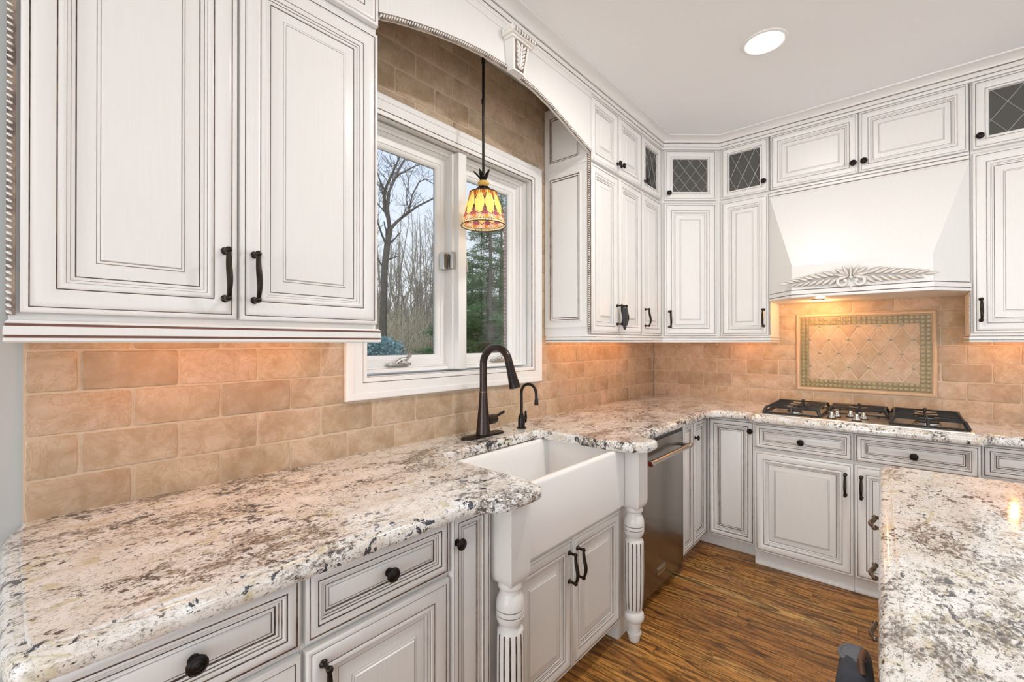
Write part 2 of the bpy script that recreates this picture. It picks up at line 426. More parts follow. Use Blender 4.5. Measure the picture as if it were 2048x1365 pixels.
def knob(parent, P, n, r=.0165, mat='bronze', name='knob'):
    mb = MB(); k = r / .0165
    prof = [(.0098 * k, 0), (.0098 * k, .002), (.0062 * k, .004), (.0055 * k, .012), (.0075 * k, .015), (.0135 * k, .0165), (.0165 * k, .0205), (.0160 * k, .0240), (.0125 * k, .0268), (.0115 * k, .0262), (.0060 * k, .0285), (.0050 * k, .0278), (.0025 * k, .0292)]
    mb.lathe(P, prof, mat, 36, n, mod=lambda i, sg, t, r_: r_ * (1 + (.018 * math.cos(12 * 2 * PI * i / sg) if t > .018 else 0)))
    o = mb.build(name, parent); o['label'] = 'dark bronze knob'; return o
def rope(mb, pts, n, r=.0045, mat=C, dark=G, step=.0085, lift=1.0):
    """twisted bead moulding along a polyline, backed by a dark glazed strip"""
    n = Vector(n).normalized(); pts = [Vector(p) for p in pts]; acc = 0; nxt = step / 2
    for a, b in zip(pts, pts[1:]):
        d = b - a; L = d.length; t = d.normalized(); s_ = t.cross(n).normalized()
        w = r * 1.7
        q = [a - s_ * w, b - s_ * w, b + s_ * w, a + s_ * w]
        mb.add(q + [p + n * .0012 for p in q], [(0, 1, 2, 3), (7, 6, 5, 4), (0, 4, 5, 1), (2, 6, 7, 3), (1, 5, 6, 2), (3, 7, 4, 0)], dark)
        while nxt <= acc + L:
            p = a + t * (nxt - acc)
            R = Matrix((t * .8 + s_ * .6, s_ * .8 - t * .6, n)).transposed()
            mb.ball(p + n * .0022, r, mat, 7, 5, (.52, 1.2, .95), R)
            nxt += step
        acc += L
# ------------------------------------------------------------------ the room shell
CEIL = 2.778
WX0, WX1, WZ0, WZ1 = -2.70, -1.675, 1.217, 2.25      # clear window opening
mb = MB(); mb.box(-9.0, .2, -4.6, .2, -.08, 0, 'oak_floor'); structure(mb.build('floor'))
mb = MB(); mb.box(-9.0, .2, -4.6, .2, CEIL, CEIL + .1, 'ceiling_paint'); structure(mb.build('ceiling'))
mb = MB()
for a in ((-9.0, WX0 - .03, 0, CEIL), (WX1 + .03, .2, 0, CEIL), (WX0 - .03, WX1 + .03, 0, WZ0 - .03), (WX0 - .03, WX1 + .03, WZ1 + .03, CEIL)):
    mb.box(a[0], a[1], .010, .2, a[2], a[3], 'wall_paint')
wall_left = structure(mb.build('wall_left'))
mb = MB(); mb.box(.010, .2, -4.6, .010, 0, CEIL, 'wall_paint'); wall_back = structure(mb.build('wall_back'))

def clip_rects(r, holes):
    out = [r]
    for h in holes:
        nxt = []
        for (a, b, c, d) in out:
            if h[0] >= b or h[1] <= a or h[2] >= d or h[3] <= c: nxt.append((a, b, c, d)); continue
            if h[0] > a: nxt.append((a, h[0], c, d))
            if h[1] < b: nxt.append((h[1], b, c, d))
            m0, m1 = max(a, h[0]), min(b, h[1])
            if h[2] > c: nxt.append((m0, m1, c, h[2]))
            if h[3] < d: nxt.append((m0, m1, h[3], d))
        out = nxt
    return out
def tiled(parent, to3, p0, p1, z0, z1, phases, width, course, holes, rnd):
    """tumbled stone bricks with soft irregular edges; to3(p, z, out)"""
    mb = MB(); tints = []; row = 0; z = z0
    def put(f):
        n0 = len(mb.f); f(); return len(mb.f) - n0
    while z < z1 - .01:
        zt = min(z + course, z1)
        ph = phases[row % 2]; k = math.floor((p0 - ph) / width); p = ph + k * width
        while p < p1 - .001:
            tint = (rnd.random(), rnd.random() * 7, rnd.random() * 7)
            for (a, b, c, d) in clip_rects((max(p, p0), min(p + width, p1), z, zt), holes):
                if b - a < .012 or d - c < .012: continue
                g = .0024 + rnd.random() * .0012
                a2, b2, c2, d2 = a + g, b - g, c + g, d - g
                N = max(2, int((b2 - a2) / .02)); Q = max(2, int((d2 - c2) / .02)); rc = .005 + rnd.random() * .004
                ring = []
                def J(): return (rnd.random() - .5) * .0022
                ring.append((a2 + rc * .3, c2 + rc * .3))
                for i in range(1, N): ring.append((a2 + rc + (b2 - a2 - 2 * rc) * (i - 1) / max(1, N - 2) if N > 2 else (a2 + b2) / 2, c2 + J()))
                ring.append((b2 - rc * .3, c2 + rc * .3))
                for i in range(1, Q): ring.append((b2 + J(), c2 + (d2 - c2) * i / Q))
                ring.append((b2 - rc * .3, d2 - rc * .3))
                for i in range(1, N): ring.append((b2 - rc - (b2 - a2 - 2 * rc) * (i - 1) / max(1, N - 2) if N > 2 else (a2 + b2) / 2, d2 + J()))
                ring.append((a2 + rc * .3, d2 - rc * .3))
                for i in range(1, Q): ring.append((a2 + J(), d2 - (d2 - c2) * i / Q))
                n = len(ring); cx, cz = (a + b) / 2, (c + d) / 2; hh = rnd.random() * .0015
                vs = []
                for ins, out in ((0, -.008), (0, -.0018 + hh), (.0022, hh)):
                    for (x, y) in ring:
                        fx = max(-1, min(1, (x - cx) / ((b2 - a2) / 2))); fz = max(-1, min(1, (y - cz) / ((d2 - c2) / 2)))
                        vs.append(to3(x - ins * fx, y - ins * fz, out))
                fs = [(i, (i + 1) % n, n + (i + 1) % n, n + i) for i in range(n)] + [(n + i, n + (i + 1) % n, 2 * n + (i + 1) % n, 2 * n + i) for i in range(n)] + [tuple(range(2 * n, 3 * n))]
                mb.add(vs, fs, 'travertine'); tints += [tint] * len(fs)
            p += width
        z = zt; row += 1
    for (a, b, c, d) in clip_rects((p0, p1, z0, z1), holes):           # grout bed behind the bricks
        q = [to3(a, c, -.0022), to3(b, c, -.0022), to3(b, d, -.0022), to3(a, d, -.0022), to3(a, c, -.0098), to3(b, c, -.0098), to3(b, d, -.0098), to3(a, d, -.0098)]
        mb.add(q, [(0, 1, 2, 3), (4, 7, 6, 5), (0, 4, 5, 1), (1, 5, 6, 2), (2, 6, 7, 3), (3, 7, 4, 0)], 'grout'); tints += [(0, 0, 0)] * 6
    return mb.build('stone_tiles', parent, attr=tints)
tiled(wall_left, lambda p, z, o: (p, -o, z), -3.602, -.001, .9027, 2.772, (-.250, -.145), .21, .1058, [(-2.76, -1.60, 1.14, 2.33)], random.Random(3))
PY0, PY1, PZ0, PZ1 = 1.029, 1.738, 1.018, 1.537                        # mosaic panel (p = -y)
tiled(wall_back, lambda p, z, o: (-o, -p, z), .001, 2.75, .9027, 2.30, (.09, .196), .208, .1058, [(PY0, PY1, PZ0, PZ1)], random.Random(9))

# mosaic panel over the cooktop
mp = thing('mosaic_panel', (-.004, -(PY0 + PY1) / 2, PZ0), 'framed mosaic panel of stone diamonds and olive glass squares above the cooktop', 'tile panel')
mb = MB(); w, h = PY1 - PY0, PZ1 - PZ0
mb.rings((.004, -PY0, PZ0), UY, NY, w, h, [(0, 0), (0, .010, 'pencil_stone'), (.004, .017, 'pencil_stone'), (.010, .020, 'pencil_stone'), (.016, .017, 'pencil_stone'), (.020, .010, 'pencil_stone'), (.020, .002, 'pencil_stone')])
mb.build('stone_frame', mp, ang=60)
mb = MB(); mb.box(.0005, .006, -PY0 - .015, -PY1 + .015, PZ0 + .015, PZ1 - .015, 'grout'); mb.build('grout_bed', mp)
mb = MB(); rnd = random.Random(5)
ia, ib, ic, id_ = PY0 + .024, PY1 - .024, PZ0 + .024, PZ1 - .024; cs = .0258
nx = round((ib - ia) / cs); nz = round((id_ - ic) / cs); sx, sz = (ib - ia) / nx, (id_ - ic) / nz
for i in range(nx):
    for j in range(nz):
        if 2 <= i < nx - 2 and 2 <= j < nz - 2: continue
        y0 = -(ia + i * sx); z0 = ic + j * sz; t = rnd.random() * .0012
        mb.box(-.0035 - t, .002, y0 - .0014, y0 - sx + .0014, z0 + .0014, z0 + sz - .0014, 'mosaic_olive', .0012)
mb.build('glass_border', mp)
fa, fb, fc, fd = ia + 2 * sx + .002, ib - 2 * sx - .002, ic + 2 * sz + .002, id_ - 2 * sz - .002
hx, hz = .0525, .0885; ox, oz = fa + .0555, fd - .010
def clip_poly(poly, a, b, c, d):
    for ax, lim, sg in ((0, a, 1), (0, b, -1), (1, c, 1), (1, d, -1)):
        out = []
        for i in range(len(poly)):
            p, q = poly[i], poly[(i + 1) % len(poly)]
            ip, iq = (p[ax] - lim) * sg >= 0, (q[ax] - lim) * sg >= 0
            if ip: out.append(p)
            if ip != iq:
                t = (lim - p[ax]) / (q[ax] - p[ax]); out.append((p[0] + t * (q[0] - p[0]), p[1] + t * (q[1] - p[1])))
        poly = out
        if len(poly) < 3: return []
    return poly
mb = MB(); tints = []
for i in range(-2, 13):
    for j in range(-2, 8):
        cx, cz = ox + i * hx, oz - j * hz
        if (i + j) % 2:
            s_ = .90; poly = clip_poly([(cx - hx * s_, cz), (cx, cz - hz * s_), (cx + hx * s_, cz), (cx, cz + hz * s_)], fa, fb, fc, fd)
            if len(poly) < 3: continue
            mx = sum(p[0] for p in poly) / len(poly); mz = sum(p[1] for p in poly) / len(poly); n = len(poly)
            vs = [(.003, -p[0], p[1]) for p in poly] + [(-.0005, -p[0], p[1]) for p in poly] + [(-.002, -(mx + (p[0] - mx) * .95), mz + (p[1] - mz) * .96) for p in poly]
            fs = [(k, (k + 1) % n, n + (k + 1) % n, n + k) for k in range(n)] + [(n + k, n + (k + 1) % n, 2 * n + (k + 1) % n, 2 * n + k) for k in range(n)] + [tuple(range(2 * n, 3 * n))]
            mb.add(vs, fs, 'travertine'); tt = (rnd.random(), rnd.random() * 7, rnd.random() * 7); tints += [tt] * len(fs)
        elif fa < cx < fb and fc - .004 < cz < fd + .004:
            dots = MB(); dots.box(-.0032, .003, -cx - .0055, -cx + .0055, cz - .0055, cz + .0055, 'mosaic_dot', .001); dots.build('glass_dot', mp)
mb.build('stone_diamonds', mp, attr=tints)

# ------------------------------------------------------------------ window
T = 'white_trim'
win = structure(bpy.data.objects.new('window_1', None)); COL.objects.link(win); win.location = ((WX0 + WX1) / 2, .05, WZ0); win['_o'] = tuple(win.location)
ow, oh = WX1 - WX0, WZ1 - WZ0; cw = .095
mb = MB()
mb.rings((WX0 - .085, 0, WZ0 - cw), UX, NX, ow + .085 + cw, oh + 2 * cw,
    [(0, -.004), (0, .016, T), (.004, .020, T), (.026, .020, T), (.028, .0165, T), (.066, .0185, T), (.068, .0155, G), (.0695, .0175, T), (.084, .0175, T), (.0865, .015, T), (.0875, .008, G), (.089, .008, T), (.089, -.16, T)])
mb.build('window_casing', win, ang=40)
FX0, FX1, FZ0, FZ1 = WX0 + .006, WX1 - .006, WZ0 + .004, WZ1 - .004
mb = MB()                                                              # stepped frame set back in the opening
mb.rings((FX0, 0, FZ0), UX, NX, FX1 - FX0, FZ1 - FZ0, [(0, -.02), (0, -.052, T), (.014, -.052, T), (.015, -.0535, G), (.017, -.058, T), (.022, -.075, T), (.022, -.14, T)])
mb.build('window_frame', win, ang=40)
mb = MB(); mb.box(-2.213, -2.162, -.006, .14, FZ0 - .001, FZ1 + .001, T, .003); mb.box(-2.226, -2.149, .026, .138, FZ0, FZ1, T, .003); mb.build('mullion', win)
def sash(x0, x1):
    mb = MB(); mb.rings((x0, 0, FZ0 + .02), UX, NX, x1 - x0, FZ1 - FZ0 - .04, [(0, -.135), (0, -.082, T), (.003, -.079, T), (.030, -.079, T), (.032, -.083, T), (.036, -.0845, T), (.046, -.098, T), (.048, -.104, T), (.048, -.112, T)])
    o = mb.build('sash', win, ang=40)
    g = MB(); g.box(x0 + .046, x1 - .046, .105, .110, FZ0 + .066, FZ1 - .066, 'window_glass'); g.build('pane', o)
    sp = MB(); sp.rings((x0 + .045, 0, FZ0 + .065), UX, NX, x1 - x0 - .09, FZ1 - FZ0 - .13, [(0, -.111), (0, -.1045, 'lead'), (.0045, -.1045, 'lead'), (.0045, -.111, 'lead')]); sp.build('gasket', o)
sash(FX0 + .018, -2.222); sash(-2.153, FX1 - .018)
for cx, fl in ((-2.50, 1), (-1.86, 1)):                                  # folding crank handles on the bottom rail
    mb = MB(); y = .060; z = FZ0 + .024
    mb.box(cx - .058, cx + .058, y - .012, y + .014, z - .0, z + .012, 'nickel', .004)
    mb.tube([(cx, y, z + .010), (cx, y - .012, z + .022)], .009, 'nickel', 12)
    mb.tube([(cx - .02, y - .006, z + .014), (cx + .004, y - .016, z + .030), (cx + .030, y - .022, z + .032)], [.006, .007, .006], 'nickel', 10)
    mb.tube([(cx + .026, y - .012, z + .022), (cx + .030, y - .036, z + .046)], [.0065, .0095], 'nickel', 12)
    mb.build('crank', win)
mb = MB(); mb.box(-2.262, -2.240, .046, .074, 1.690, 1.772, 'nickel', .003); mb.box(-2.238, -2.214, .012, .046, 1.695, 1.775, 'nickel', .003); mb.box(-2.256, -2.244, .040, .048, 1.70, 1.765, 'brass_brown', .002); mb.build('latch_plate', win)
mb = MB(); mb.tube([(-2.150, .03, 1.775), (-2.150, .012, 1.74), (-2.147, .004, 1.685)], [.006, .008, .005], 'nickel', 8); mb.build('latch_lever', win)

# ------------------------------------------------------------------ crown and frieze along the cabinet tops
D = -.317
A = (-.585, D); B = (D, -.616)
front = [(-6.0, D), A, B, (D, -2.75)]
cp = [(-.02, 2.698), (.006, 2.698, C), (.008, 2.704, C), (.008, 2.712, C), (.010, 2.713, G), (.010, 2.7145, G), (.013, 2.716, C), (.015, 2.728, C), (.012, 2.737, C), (.012, 2.7385, G), (.012, 2.741, G), (.018, 2.742, C)]
for i in range(1, 9):
    a = i / 8 * PI / 2; cp.append((.018 + .046 * (1 - math.cos(a)), 2.742 + .028 * math.sin(a), C))
cp += [(.068, 2.771, C), (.070, CEIL - .0005, C), (-.02, CEIL - .0005, C)]
front2 = [(-3.632, D)] + front[1:]
mb = MB(); mb.sweep([(-3.632, -.005)] + front2, cp, 1, capmat=C); structure(mb.build('trim_1', ang=30))
# ------------------------------------------------------------------ wall cabinets
ZT0, ZT1, ZS0, ZS1 = 1.393, 2.322, 2.345, 2.697
RAILZ = 1.345
def rail(parent, path, side, name='light_rail', red=False, hi=1.388):
    g = 'red_glaze' if red else G
    a = 1.357; b = 1.3765 if not red else 1.3795
    e = .0028 if red else .0018
    pr = [(-.016, RAILZ), (.0, RAILZ, C), (.003, RAILZ + .003, C), (.003, a - e, C), (.0005, a - e * .8, g), (.0005, a + e * .8, g), (.003, a + e, C), (.003, b - e, C), (.0005, b - e * .8, g), (.0005, b + e * .8, g), (.002, b + e, C), (-.002, hi, C), (-.016, hi, C), (-.016, RAILZ, C)]
    mb = MB(); mb.sweep(path, pr, side, capmat=C); return mb.build(name, parent, ang=30)
def carcass(parent, x0, x1, y0, y1, z0, z1, t=.018, lip=True):
    """open-bottomed box: sides, back, top, bottom panel raised behind the light rail"""
    mb = MB(); mb.box(x0, x1, y0, y1, z0, z1, C); return mb.build('cabinet_body', parent)
def glass_door(parent, O, u, n, w, h, label, lat=(3, 3)):
    k = .335 * min(w, h) / .117 * .92
    mb = MB(); mb.rings(O, u, n, w, h, scaled(GPROF, k)); o = mb.build('door', parent, ang=50); o['label'] = label
    i = GPROF[-1][0] * k; O = Vector(O); u = Vector(u); n = Vector(n)
    gw, gh = w - 2 * i, h - 2 * i; P = O + u * i + Z * i
    mb = MB(); q = [P + n * .004, P + u * gw + n * .004, P + u * gw + Z * gh + n * .004, P + Z * gh + n * .004]
    q2 = [p - n * .003 for p in q]
    mb.add(q + q2, [(0, 1, 2, 3), (7, 6, 5, 4), (0, 4, 5, 1), (1, 5, 6, 2), (2, 6, 7, 3), (3, 7, 4, 0)], 'seeded_glass'); g = mb.build('glass_pane', o); g['label'] = 'seeded grey glass with diamond leading'
    mb = MB(); dx = gw / lat[0]; dz = gh / lat[1] * 1.35
    def line(p, q):
        pts = clip_poly([p, q, (q[0] + 1e-6, q[1] + 1e-6)], 0, gw, 0, gh)
        if len(pts) >= 2:
            e = max(((a, b) for a in pts for b in pts), key=lambda ab: (ab[0][0] - ab[1][0]) ** 2 + (ab[0][1] - ab[1][1]) ** 2)
            a, b = [P + u * t[0] + Z * t[1] + n * .0048 for t in e]
            if (a - b).length > .004: mb.tube([a, b], .0016, 'lead', 6)
    sl = dz / dx
    for kk in range(-6, 12):
        x = (kk + .55) * dx
        line((x, 0), (x + 2 * gh / sl / 1, 2 * gh)); line((x, 0), (x - 2 * gh / sl, 2 * gh))
    if mb.v: mb.build('leading', o)
    return o
def hollow(parent, O, u, n, w, h, dep, mat='interior_wood'):
    """glazed compartment behind a glass door: five inner faces"""
    O, u, n = Vector(O), Vector(u), Vector(n); t = .018
    mb = MB()
    def bx(a0, a1, b0, b1, c0, c1, m):
        vs = [O + u * a + Z * b - n * c for c in (c0, c1) for b in (b0, b1) for a in (a0, a1)]
        mb.add(vs, [(0, 2, 3, 1), (4, 5, 7, 6), (0, 1, 5, 4), (2, 6, 7, 3), (0, 4, 6, 2), (1, 3, 7, 5)], m)
    bx(0, t, 0, h, 0, dep, C); bx(w - t, w, 0, h, 0, dep, C); bx(t, w - t, 0, t, 0, dep, C); bx(t, w - t, h - t, h, 0, dep, C)
    bx(t, w - t, t, h - t, dep - t, dep, mat); bx(t, t + .002, t, h - t, .02, dep - t, mat); bx(w - t - .002, w - t, t, h - t, .02, dep - t, mat); bx(t, w - t, t, t + .002, .02, dep - t, mat)
    return mb.build('glazed_compartment', parent)
def side_panel(parent, O, u, n, w, h, name='end_panel', fr=.034):
    mb = MB()
    mb.rings(O, u, n, w, h, [(0, 0), (0, .004, C), (fr, .004, C), (fr + .002, .0085, C), (fr + .008, .010, C), (fr + .010, .0072, G), (fr + .0125, .0072, G), (fr + .018, .0065, C), (fr + .021, .0030, G), (fr + .0235, .0030, G)], C)
    return mb.build(name, parent, ang=50)
FY = D + .020           # cabinet face plane behind the doors

# --- left of the window
L0, L1 = -3.632, -2.838
uc = thing('wall_cabinet', ((L0 + L1) / 2, -.16, RAILZ), 'large double door wall cabinet left of the window, nearest the camera', 'cabinet')
carcass(uc, L0 + .006, L1, -.002, FY, 1.386, 2.70)
rail(uc, [(L0, -.012), (L0, D), (L1 + .004, D), (L1 + .004, -.012)], 1, red=True)
xs = -3.2405
d1 = door(uc, (L0 + .018, FY, ZT0 + .010), UX, NX, xs - .003 - L0 - .018, 2.334 - ZT0 - .010)
pull(d1, (-3.272, D - .0, 1.513), NX, L=.118)
d2 = door(uc, (xs + .003, FY, ZT0 + .010), UX, NX, L1 - .002 - xs - .003, 2.334 - ZT0 - .010)
pull(d2, (-3.205, D - .0, 1.513), NX, L=.118)
d3 = door(uc, (L0 + .018, FY, 2.362), UX, NX, xs - .003 - L0 - .018, ZS1 - 2.362, label='short upper door'); knob(d3, (-3.272, D, 2.42), NX)
d4 = door(uc, (xs + .003, FY, 2.362), UX, NX, L1 - .0 - xs - .003, ZS1 - 2.362, label='short upper door'); knob(d4, (-3.205, D, 2.42), NX)
mb = MB(); rope(mb, [(L0 + .007, D + .012, ZT0 + .004), (L0 + .007, D + .012, 2.69)], (-.8, -.6, 0), .0055, step=.0125); mb.build('rope_moulding', uc)

# --- arched valance over the sink
V0, V1 = L1 + .001, -1.536
arch = [(-2.837, 2.394), (-2.775, 2.416), (-2.711, 2.435), (-2.596, 2.465), (-2.475, 2.489), (-2.367, 2.505), (-2.243, 2.513), (-2.158, 2.514), (-2.028, 2.503), (-1.91, 2.480), (-1.78, 2.446), (-1.668, 2.411), (-1.60, 2.393), (-1.537, 2.375)]
va = thing('arched_valance', ((V0 + V1) / 2, D + .01, 2.375), 'cream arched valance spanning above the sink window between two wall cabinets', 'valance')
mb = MB(); n = len(arch); y0, y1 = D - .000, D + .015
pts = arch; vs = []
for y in (y0, y1): vs += [(x, y, z) for x, z in pts] + [(x, y, 2.70) for x, z in pts]
fs = []
for i in range(n - 1):
    fs += [(i, i + 1, n + i + 1, n + i), (2 * n + i + 1, 2 * n + i, 3 * n + i, 3 * n + i + 1), (i + 1, i, 2 * n + i, 2 * n + i + 1), (n + i, n + i + 1, 3 * n + i + 1, 3 * n + i)]
fs += [(0, n, 3 * n, 2 * n), (n - 1, 3 * n - 1, 4 * n - 1, 2 * n - 1)]
mb.add(vs, fs, C)
mb.box(V0, V1, D - .004, D + .01, 2.668, 2.700, C, .002); mb.build('arch_board', va)
def arch_z(x):
    for (xa, za), (xb, zb) in zip(arch, arch[1:]):
        if xa <= x <= xb: return za + (zb - za) * (x - xa) / (xb - xa)
for run in ([p for p in arch if p[0] < -2.23] + [(-2.222, arch_z(-2.222))], [(-2.134, arch_z(-2.134))] + [p for p in arch if p[0] > -2.12]):
    mb = MB(); rope(mb, [(x, D - .0005, z + .0052) for x, z in run], NX, .0062, step=.0108); mb.build('rope_moulding', va)
# carved keystone bracket
ks = thing('keystone_corbel', (-2.175, D - .03, 2.50), 'carved leaf keystone bracket at the middle of the arched valance', 'corbel')
kx = -2.178
mb = MB()
fr_, bk = D - .034, D - .0005
vs = []
for y, wt, wb in ((bk, .058, .040), (fr_, .055, .037)):
    vs += [(kx - wb, y, 2.502), (kx + wb, y, 2.502), (kx + wt, y - (0 if y == bk else .012), 2.630), (kx - wt, y - (0 if y == bk else .012), 2.630)]
mb.add(vs, [(3, 2, 1, 0), (4, 5, 6, 7), (0, 1, 5, 4), (1, 2, 6, 5), (2, 3, 7, 6), (3, 0, 4, 7)], C); mb.build('tapered_block', ks)
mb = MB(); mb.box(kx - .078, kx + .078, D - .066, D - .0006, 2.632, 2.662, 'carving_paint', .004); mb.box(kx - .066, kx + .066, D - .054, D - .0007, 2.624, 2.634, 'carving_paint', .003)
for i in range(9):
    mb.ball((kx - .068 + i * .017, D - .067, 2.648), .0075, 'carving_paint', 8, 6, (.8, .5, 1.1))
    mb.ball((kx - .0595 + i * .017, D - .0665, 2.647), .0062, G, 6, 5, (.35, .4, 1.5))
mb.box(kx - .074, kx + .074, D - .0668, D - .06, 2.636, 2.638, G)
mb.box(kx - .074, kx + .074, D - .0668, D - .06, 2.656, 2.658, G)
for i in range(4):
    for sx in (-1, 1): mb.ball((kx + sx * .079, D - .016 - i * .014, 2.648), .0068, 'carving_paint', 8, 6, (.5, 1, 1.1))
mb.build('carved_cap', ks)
kf = lambda z: D - .034 - .012 * (z - 2.502) / .128
mb = MB(); q = [(kx - .026, 2.510), (kx + .026, 2.510), (kx + .040, 2.622), (kx - .040, 2.622)]
mb.add([(x, kf(z) - .002, z) for x, z in q] + [(x, kf(z) + .002, z) for x, z in q], [(0, 1, 2, 3), (7, 6, 5, 4), (0, 4, 5, 1), (1, 5, 6, 2), (2, 6, 7, 3), (3, 7, 4, 0)], G)
for i in range(6):
    z = 2.606 - i * .0165; ww = .036 - i * .0024
    for sx in (-1, 1):
        R = Matrix.Rotation(sx * .75, 3, 'Y')
        mb.ball((kx + sx * ww * .50, kf(z) - .004, z), .0140 - i * .0007, C, 9, 6, (.42, .40, 1.30), R)
mb.tube([(kx, kf(2.615) - .005, 2.615), (kx, kf(2.518) - .005, 2.518)], [.0055, .0035], C, 8); mb.build('carved_leaf', ks)

# --- right of the window: double unit
def unit(x0, x1, label, splits, rope_left=False):
    r = thing('wall_cabinet', ((x0 + x1) / 2, -.16, RAILZ), label, 'cabinet')
    return r
R0, R1, R2 = -1.534, -.900, -.588
u1 = unit(R0, R1, 'two door wall cabinet with short doors above, directly right of the window', 0)
carcass(u1, R0, R1 - .001, -.002, FY, 1.386, 2.70)
rail(u1, [(R0 - .004, -.012), (R0 - .004, D), (R1 - .001, D)], 1)
xm = -1.2145
for (a, b, hx_) in ((R0 + .006, xm - .003, xm - .030), (xm + .003, R1 - .003, xm + .030)):
    o = door(u1, (a, FY, ZT0), UX, NX, b - a, ZT1 - ZT0); pull(o, (hx_, D, 1.508), NX)
    o = door(u1, (a, FY, ZS0), UX, NX, b - a, ZS1 - ZS0, label='short upper door'); knob(o, (hx_ + (.006 if hx_ < xm else -.006), D, ZS0 + .055), NX)
side_panel(u1, (R0, -.004, 1.43), Vector((0, -1, 0)), Vector((-1, 0, 0)), .286, 2.325 - 1.43)
side_panel(u1, (R0, -.004, 2.335), Vector((0, -1, 0)), Vector((-1, 0, 0)), .286, .345, name='upper_end_panel')
mb = MB(); rope(mb, [(R0 - .001, D + .012, ZT0 + .002), (R0 - .001, D + .012, 2.375)], (-1, -.2, 0), .0058, step=.0118); mb.build('rope_moulding', u1)

u2 = thing('wall_cabinet', ((R1 + R2) / 2, -.16, RAILZ), 'narrow wall cabinet between the two door unit and the diagonal corner cabinet', 'cabinet')
mb = MB(); mb.box(R1, R2, -.002, FY, 1.386, 2.33, C); mb.build('cabinet_body', u2)
hollow(u2, (R1, FY, 2.331), UX, NX, R2 - R1, .369, .29)
rail(u2, [(R1, D), (R2 - .0005, D)], 1)
o = door(u2, (R1 + .004, FY, ZT0), UX, NX, R2 - R1 - .008, ZT1 - ZT0); pull(o, (R1 + .034, D, 1.508), NX)
o = glass_door(u2, (R1 + .004, FY, ZS0), UX, NX, R2 - R1 - .008, ZS1 - ZS0, 'short leaded glass door', (2.5, 2)); knob(o, (R1 + .030, D, ZS0 + .055), NX)

# --- diagonal corner unit
dv = Vector((B[0] - A[0], B[1] - A[1], 0)); dl = dv.length; ud = dv.normalized(); nd_ = Vector((ud.y, -ud.x, 0))
if nd_.x > 0: nd_ = -nd_
u3 = thing('corner_wall_cabinet', (-.25, -.25, RAILZ), 'diagonal corner wall cabinet with one leaded glass door above', 'cabinet')
ins = -nd_ * .020
S0_ = -.618
Af, Bf = Vector((*A, 0)) + ins, Vector((*B, 0)) + ins
mb = MB(); mb.prism([(R2 + .001, -.002), (-.002, -.002), (-.002, B[1] + .001), (Bf.x + .005, B[1] + .001), (Bf.x, Bf.y + .004), (Af.x + .004, Af.y), (R2 + .001, Af.y + .0)], 'z', 1.386, 2.33, C); mb.build('cabinet_body', u3)
hollow(u3, Vector((Af.x, Af.y, 2.331)) + ud * .002, ud, nd_, dl - .004, .369, .16)
rail(u3, [A, B], 1)
mb = MB()
mb.prism([(R2 + .001, FY), (Af.x, Af.y), (Af.x + ud.x * .02 - nd_.x * .02, Af.y + ud.y * .02 - nd_.y * .02), (R2 + .001, FY + .03)], 'z', 2.331, 2.70, C); mb.build('corner_stile', u3); mb = MB()
mb.prism([(Bf.x, Bf.y), (FY, S0_ + .001), (FY + .03, S0_ + .001), (Bf.x - ud.x * .02 - nd_.x * .02, Bf.y - ud.y * .02 - nd_.y * .02)], 'z', 2.331, 2.70, C); mb.build('corner_stile', u3)
e = .018
o = door(u3, Vector((Af.x, Af.y, ZT0)) + ud * e, ud, nd_, dl - 2 * e, ZT1 - ZT0); pull(o, Vector((A[0], A[1], 1.508)) + ud * (e + .030), nd_)
o = glass_door(u3, Vector((Af.x, Af.y, ZS0)) + ud * e, ud, nd_, dl - 2 * e, ZS1 - ZS0, 'short leaded glass door'); knob(o, Vector((A[0], A[1], ZS0 + .045)) + ud * (e + .026), nd_)

# --- range wall, left of the hood
def y_unit(ya, yb, label, z1=2.33):
    return thing('wall_cabinet', (-.16, (ya + yb) / 2, RAILZ), label, 'cabinet')
S0, S1 = -.618, -.926
u4 = y_unit(S0, S1, 'narrow wall cabinet with leaded glass top door, left of the range hood')
mb = MB(); mb.box(FY, -.002, S0, S1, 1.386, 2.33, C); mb.build('cabinet_body', u4)
hollow(u4, (FY, S0, 2.331), UY, NY, S0 - S1, .369, .29)
rail(u4, [(D, S0 - .0005), (D, S1 - .004), (-.014, S1 - .004)], 1)
o = door(u4, (FY, S0 - .012, ZT0), UY, NY, S0 - S1 - .018, ZT1 - ZT0); pull(o, (D, S1 + .032, 1.508), NY)
o = glass_door(u4, (FY, S0 - .012, ZS0), UY, NY, S0 - S1 - .018, ZS1 - ZS0, 'short leaded glass door', (2.4, 2)); knob(o, (D, S1 + .028, ZS0 + .065), NY)
mb = MB(); rope(mb, [(D + .012, S1 - .001, ZT0 + .002), (D + .012, S1 - .001, 1.62)], (0, -1, 0), .0045, step=.0095); mb.build('rope_moulding', u4)

# --- short cabinet over the hood
H0, H1 = -.930, -1.850
u5 = thing('hood_cabinet', (-.16, (H0 + H1) / 2, 2.335), 'low two door cabinet directly above the range hood', 'cabinet')
mb = MB(); mb.box(FY, -.002, H0, H1, 2.336, 2.70, C); mb.build('cabinet_body', u5)
ym = -1.392
for a, b, ky in ((H0 - .004, ym + .003, ym + .024), (ym - .003, H1 + .004, ym - .026)):
    o = door(u5, (FY, a, ZS0), UY, NY, a - b, ZS1 - ZS0, label='wide raised panel door', k=.82); knob(o, (D, ky, ZS0 + .058), NY, .0175)

